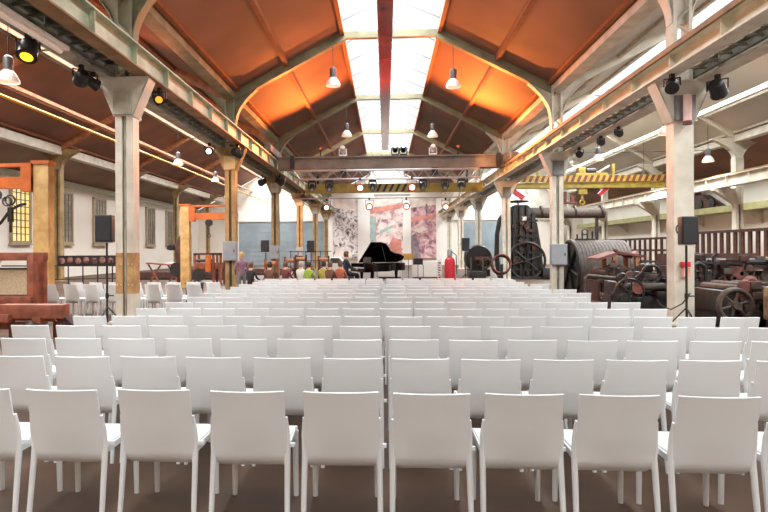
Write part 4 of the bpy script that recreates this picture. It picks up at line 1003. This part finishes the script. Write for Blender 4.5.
hwv = MB().ring((7.15,30.3,4.14),0.5,0.05,'Z',28,8,0.08).build('hand_wheel', M['dark_iron'], o)
b = MB(); b.tube([(6.65,30.3,4.14),(7.65,30.3,4.14)],0.03,6).tube([(7.15,29.8,4.14),(7.15,30.8,4.14)],0.03,6).tube([(7.15,30.3,3.9),(7.15,30.3,4.2)],0.05,8); b.build('spindle', M['dark_iron'], hwv)
b = MB(); arc = [(6.15,30.4,0.2),(6.02,30.4,1.2),(6.05,30.4,2.4),(6.2,30.4,3.2),(6.55,30.4,3.65),(7.0,30.4,3.75)]; b.tube(arc,[0.14,0.13,0.12,0.12,0.14,0.16],8); b.build('curved_arm', M['dark_iron'], o)
b = MB(); b.tube([(8.3,30.3,0.1),(8.25,30.3,1.5),(8.05,30.3,3.0)],[0.2,0.14,0.1],8); b.build('side_post', M['dark_iron'], o)
for k in range(5): MB().lathe([(0.1,29.86),(0.12,29.95)],(7.2+0.25*(k%2),0,1.6+0.4*k),'Y',12).build('gear', M['rusty'], o)
MB().box(7.25,7.5,29.9,30.0,3.1,3.3).build('gauge', M['plinth'], o)
MB().box(6.2,8.8,29.6,31.2,0,0.15).build('base_plate', M['dark_iron'], o)
MB().box(8.2,9.3,29.4,30.0,0.1,0.6).build('anvil_box', M['dark_iron'], o, bevel=0.02)
o = thing('overhead_duct','thick brown grey pipe running right from the hammer machine','pipe',(9.5,31.0,3.5))
MB().tube([(6.9,31.2,3.0),(6.95,31.2,3.35),(7.25,31.2,3.58),(12.0,31.2,3.56)],0.3,12).build('pipe', M['ribbed'], o)
for x in (8.6,10.4,11.8): MB().lathe([(0.34,x-0.05),(0.34,x+0.05)],(0,31.2,3.63),'X',14).build('flange', M['dark_iron'], o)
for x in (9.6,11.6): MB().box(x-0.06,x+0.06,31.1,31.3,0,3.35).build('support', M['dark_iron'], o)
# round dark machine with hoses
o = thing('round_machine','dark round machine between the second and third right columns','machine',(5.6,33.5,0))
MB().lathe([(0.15,33.2),(0.75,33.25),(0.8,33.4),(0.8,33.9),(0.7,34.0)],(5.55,0,1.05),'Y',24).build('drum', M['dark_iron'], o)
MB().box(4.95,6.2,33.2,34.0,0,0.4).build('base', M['dark_iron'], o); MB().box(5.3,6.3,33.0,33.2,0.95,1.15).build('shaft_box', M['oxide'], o)
o = thing('hose_reel','dark reel with a looped red hose right of the round machine','hose reel',(5.15,26,0))
for k in range(3): MB().ring((5.35,25.9+0.08*k,0.92-0.04*k),0.42,0.045,'Y',24,6).build('hose', M['oxide'] if k != 1 else M['dark_iron'], o)
MB().box(5.3,5.42,25.85,26.2,0,0.9).build('stand', M['dark_iron'], o); MB().box(5.05,5.65,25.8,26.3,0,0.06).build('foot', M['dark_iron'], o)
tag(MB().lathe([(0.02,-0.1),(0.09,-0.05),(0.1,0.02),(0.05,0.1)],(5.3,25.4,0.1),'Z',14).build('white_ball', M['plinth']), 'small white round object on the floor below the hose reel', 'ball')
o = thing('amplifier_rack','dark equipment rack under the small right loudspeaker','rack',(4.6,28,0))
MB().box(4.2,5.0,27.8,28.3,0.0,0.5).build('case', M['dark_iron'], o, bevel=0.02)
for x in (4.3,4.9): MB().box(x-0.02,x+0.02,27.85,28.25,0.5,1.2).build('upright', M['dark_iron'], o)
MB().ring((4.95,27.7,0.9),0.25,0.03,'Y',18,6).build('wheel', M['dark_iron'], o)

# ribbed drum
o = thing('carding_drum','large ribbed brown drum machine right of the second right column','machine',(7.6,20,0))
cy, cz = 20.7, 0.85; R = 1.05
b = MB(); prof = []
for i in range(15):
    xx = 6.78+0.12*i; prof += [(R,xx),(R,xx+0.085),(R-0.014,xx+0.085),(R-0.014,xx+0.12)]
b.lathe(prof,(0,cy,cz),'X',48); b.build('drum', M['ribbed'], o)
MB().ring((6.74,cy,cz),R-0.03,0.07,'X',44,8,0.12).build('rim', M['dark_iron'], o)
b = MB()
for k in range(6):
    a = k*PI/3+0.2; b.tube([(6.72,cy,cz),(6.72,cy+math.cos(a)*(R-0.05),cz+math.sin(a)*(R-0.05))],0.05,6)
b.lathe([(0.16,6.6),(0.16,6.78)],(0,cy,cz),'X',14); b.build('spokes', M['dark_iron'], o)
MB().lathe([(R-0.1,6.765),(R-0.1,6.775)],(0,cy,cz),'X',40).build('end_plate', M['black'], o)
for q in (6.85,8.55): MB().box(q-0.07,q+0.07,19.5,21.9,0,0.3).build('frame_rail', M['rusty'], o)
cx = 7.1
b = MB().box(6.95,7.6,20.6,20.8,cz+R-0.01,cz+R+0.06)
for k in range(4): b.tube([(7.0+k*0.18,20.7,cz+R),(7.0+k*0.18,20.7,cz+R+0.22+0.1*(k%2))],0.03,6)
b.ring((7.27,20.7,cz+R+0.3),0.1,0.025,'Y',14,6); b.build('valve_gear', M['dark_iron'], o)
# machine with red oxide tray
o = thing('carding_machine','rusty machine with a red oxide tray on posts before the ribbed drum','machine',(7.2,17.6,0))
b = MB(); b.prism([(6.45,1.22),(7.05,1.42),(7.85,1.32),(7.85,1.38),(7.05,1.5),(6.45,1.3)], 17.2, 18.2); b.bar((6.9,17.2,1.55),(7.5,17.6,1.3),0.1,0.05); b.bar((7.4,17.3,1.3),(7.8,17.8,1.5),0.12,0.04); b.build('tray', M['oxide'], o, smooth=False)
for x in (6.95,7.62):
    for y in (17.3,18.1): MB().box(x-0.06,x+0.06,y-0.05,y+0.05,0.6,1.34).build('post', M['loom_light'], o)
b = MB().box(6.4,7.8,17.15,17.25,0.55,0.68).box(6.4,7.8,18.15,18.25,0.55,0.68).box(6.4,6.5,17.2,18.2,0,0.62).box(7.7,7.8,17.2,18.2,0,0.62); b.build('frame', M['rusty'], o)
for k, (x, z, r) in enumerate(((6.75,0.85,0.16),(7.1,0.95,0.14),(7.4,0.82,0.16),(7.05,0.35,0.22))): MB().lathe([(r*0.4,17.1),(r,17.12),(r,18.2),(r*0.4,18.22)],(x,0,z),'Y',16).build('roller', M['rusty'] if k < 3 else M['oxide'], o)
wheel_parts(o,(7.35,17.05,0.38),0.3,0.03,0.08,M['rusty'],6)
# pipe frame in front
o = thing('pipe_rail','dark bent pipe rail before the rusty machine','railing',(6,15.8,0))
b = MB().tube([(5.55,15.8,0),(5.55,15.8,0.76),(5.62,15.8,0.84),(6.45,15.8,0.76)],0.045,8); b.build('rail', M['ribbed'], o)
MB().tube([(6.45,15.8,0),(6.45,15.8,1.05)],0.06,8).build('post', M['dark_iron'], o); MB().box(5.4,6.6,15.7,15.9,0,0.04).build('foot', M['dark_iron'], o)
# dark machine in front with roller
o = thing('roving_machine','dark iron machine with a long roller left of the first right column','machine',(6.3,14.1,0))
b = MB().box(5.7,6.95,13.9,15.0,0.0,0.4); b.box(5.75,5.9,13.9,15.0,0.05,0.75); b.box(6.8,6.95,13.9,15.0,0.05,0.85); b.build('frame', M['dark_iron'], o, bevel=0.02)
MB().lathe([(0.09,5.75),(0.09,6.98)],(0,13.95,0.66),'X',14).build('long_roller', M['ribbed'], o)
MB().lathe([(0.07,5.75),(0.07,6.98)],(0,14.2,0.5),'X',14).build('long_roller', M['dark_iron'], o)
wheel_parts(o,(5.9,13.82,0.52),0.33,0.03,0.08,M['dark_iron'],6)
b = MB().box(6.35,6.75,14.2,14.7,0.4,1.0); b.box(6.45,6.65,14.2,14.6,1.0,1.2); b.build('gear_box', M['dark_iron'], o, bevel=0.03)
MB().ring((6.55,14.1,0.95),0.22,0.04,'Y',20,6).build('gear', M['dark_iron'], o)
b = MB()
for k in range(6): b.tube([(5.9+0.2*k,14.4,0.4),(5.9+0.2*k,14.4,0.72+0.05*(k%3))],0.03,6)
b.build('spindles', M['rusty'], o)

# slatted creel racks along the right
def rack(label, x, ya, yb_, top, base, posts, mats, wid):
    o = thing('creel_rack',label,'rack',(x,(ya+yb_)/2,0),'slatted maroon racks')
    n = int((yb_-ya)/posts)
    for k in range(n+1):
        y = ya+posts*k; MB().box(x-0.03,x+0.03,y-wid/2,y+wid/2,0,top-0.04).build('slat', M[mats], o)
    for z in base: MB().box(x-0.07,x+0.07,ya-0.1,yb_+0.1,z-0.05,z+0.05).build('rail', M[mats], o)
    return o
rack('long slatted maroon rack behind the machines, nearer part', 13.0, 16.0, 25.6, 2.25, (0.35,1.2,2.22), 0.42, 'slat', 0.17)
rack('long slatted maroon rack behind the ribbed drum, farther part', 13.0, 26.4, 37.0, 2.1, (0.5,0.95,1.5,2.07), 0.56, 'slat', 0.16)
for k in range(3): tag(MB().box(12.72,12.971,19.6+0.85*k,20.2+0.85*k,1.2,1.28).build('yellow_bobbin_bar', M['yellow_pipe']), 'short yellow bar on the slatted rack, %s from right' % ORD[k], 'bar', 'yellow bars on the rack')
# big machine on the right edge
o = thing('weaving_machine','large dark weaving machine full of rods at the right edge','machine',(8.2,13.8,0))
b = MB().box(7.1,9.6,13.6,13.75,0.9,1.05).box(7.1,9.6,14.9,15.05,0.9,1.2).box(7.1,7.3,13.6,15.0,0,1.15).box(9.3,9.5,13.6,15.0,0,1.3).box(8.2,8.4,13.6,15.0,0,1.2); b.build('frame', M['dark_iron'], o, bevel=0.02)
for k in range(9): MB().lathe([(0.05+0.02*(k%3),7.2),(0.05+0.02*(k%3),9.4)],(0,13.5+0.17*(k%4),0.3+0.12*k),'X',10).build('roller', M['dark_iron'] if k%3 else M['rusty'], o)
for k in range(12): MB().lathe([(0.05,-0.05),(0.09,-0.04),(0.09,0.04),(0.05,0.05)],(7.25+0.17*k,13.45,0.75+0.12*((k*5)%4)),'Y',10).build('bobbin', M['rusty'] if k%2 else M['ribbed'], o)
b = MB()
for k in range(10): b.tube([(7.2+0.22*k,13.5,0.5),(7.28+0.22*k,13.45,1.25-0.07*(k%3))],0.02,6)
b.build('rods', M['ribbed'], o)
MB().box(8.05,8.3,13.4,13.6,0.7,1.15).build('cover_plate', M['oxide'], o)
MB().box(7.1,9.6,14.9,15.0,1.2,1.45).build('back_board', M['slat'], o)
o = thing('arched_guard','dark arched belt guard beside the first right column','guard',(6.95,12.9,0))
pts = [(6.82,12.9,0),(6.82,12.9,1.05),(6.9,12.9,1.2),(7.02,12.9,1.25),(7.14,12.9,1.18),(7.18,12.9,1.05),(7.18,12.9,0)]; MB().tube(pts,0.05,8).build('arch', M['dark_iron'], o); MB().box(6.75,7.25,12.8,13.0,0,0.04).build('foot', M['dark_iron'], o)
o = thing('belt_machine','dark machine with a large belt wheel before the weaving machine','machine',(6.6,11.3,0))
wheel_parts(o,(6.62,10.95,0.5),0.3,0.045,0.14,M['ribbed'],6,name='belt_wheel')
b = MB().box(6.6,7.5,11.1,12.4,0.3,0.75).box(6.65,6.8,11.1,12.4,0,0.4).box(7.4,7.55,11.1,12.4,0,0.5); b.build('frame', M['dark_iron'], o, bevel=0.04)
MB().bar((6.62,10.95,0.79),(7.5,11.2,0.75),0.14,0.03).build('belt', M['dark_iron'], o)
for k in range(4): MB().lathe([(0.06,11.0),(0.09,11.05),(0.09,12.3)],(6.8+0.2*k,0,0.78+0.04*(k%2)),'Y',10).build('roller', M['rusty'] if k%2 else M['ribbed'], o)
o = thing('stone_block','rough tan stone block at the right edge','stone',(7.2,10.6,0)); 
b = MB().box(7.02,7.65,10.2,10.8,0.25,0.87); b.build('block', M['stone'], o, bevel=0.05); MB().box(7.05,7.6,10.25,10.75,0,0.25).build('plinth', M['slat'], o)
def linkage(o, x0, x1, y0, y1, z0, z1, n, seed):
    R_ = random.Random(seed)
    for k in range(n):
        x, y, z = R_.uniform(x0,x1), R_.uniform(y0,y1), R_.uniform(z0,z1)
        m = M[R_.choice(('dark_iron','dark_iron','rusty','ribbed','oxide'))]; t = k % 4
        if t == 0: MB().lathe([(0.03,-0.03),(0.1+0.06*R_.random(),-0.025),(0.1+0.06*R_.random(),0.025),(0.03,0.03)],(x,y,z),'Y',14).build('gear', m, o)
        elif t == 1: MB().bar((x,y,z),(min(x1,x+R_.uniform(0.3,0.7)),y,z+R_.uniform(-0.12,0.12)),0.04,0.05).build('link', m, o)
        elif t == 2: MB().tube([(x,y,max(0.02,z-0.35)),(x,y,z),(x+0.08,y,z+0.06)],[0.03,0.03,0.05],7).build('lever', m, o)
        else: MB().box(x-0.1,x+0.1,y-0.06,y+0.06,z-0.07,z+0.07).build('bearing', m, o, bevel=0.012)
OB = {o.get('label'): o for o in bpy.data.objects if o.get('label')}
linkage(OB['large dark weaving machine full of rods at the right edge'],7.15,9.2,13.2,13.5,0.35,1.4,64,1)
linkage(OB['dark iron machine with a long roller left of the first right column'],5.75,6.9,13.7,14.3,0.3,0.95,36,2)
linkage(OB['rusty machine with a red oxide tray on posts before the ribbed drum'],6.5,7.75,17.0,17.3,0.15,1.15,44,3)
linkage(OB['dark machine with a large belt wheel before the weaving machine'],6.7,7.5,10.95,11.1,0.3,0.9,36,4)
linkage(OB['tall dark iron hammer machine with a flywheel between the right columns'],6.75,7.95,29.8,30.0,0.6,3.3,20,5)
linkage(OB['dark round machine between the second and third right columns'],5.0,6.2,33.0,33.2,0.4,1.3,10,6)
# small machine on the right ledge
o = thing('ledge_engine','rusty engine standing on the olive ledge','engine',(19.7,36,3.98))
b = MB(); b.prism([(33.4,3.98),(37.6,3.98),(37.4,4.5),(36.4,4.9),(35.2,4.85),(34.2,4.35)], 19.3, 19.9, 'X'); b.build('body', M['rusty'], o, bevel=0.08)
MB().lathe([(0.3,19.25),(0.3,19.95)],(0,36.6,5.0),'X',16).build('boiler', M['oxide'], o); MB().tube([(19.6,36.2,4.8),(19.6,36.2,5.5)],0.07,8).build('chimney', M['dark_iron'], o)
for y in (34.0,35.2,36.8): MB().lathe([(0.28,19.22),(0.28,19.3)],(0,y,4.26),'X',16).build('wheel', M['dark_iron'], o)

# added warm spots without lamp bodies: left columns, left roof, right girder, end wall
spot('column_wash', (XL+0.9,17.5,5.0), (XL,BAYS[1],3.6), 350, (1.0,0.5,0.12), 60)
spot('column_wash', (XL+0.7,33.6,4.9), (XL,BAYS[3],3.4), 500, (1.0,0.42,0.1), 60)
spot('left_roof_wash', (XL-1.0,17.0,5.6), (-8.5,14.5,8.4), 330, (1.0,0.3,0.12), 110)
spot('left_roof_wash', (XL-1.0,24.5,5.6), (-8.5,27.0,8.4), 220, (1.0,0.3,0.12), 110)
spot('girder_wash', (3.4,23.5,5.2), (5.6,25.5,5.3), 650, (1.0,0.4,0.1), 70)
spot('end_wash', (0,27,5.0), (-2,56,3.0), 5000, (1.0,0.72,0.62), 75)
for o in bpy.data.objects:
    if '_o' in o: del o['_o']
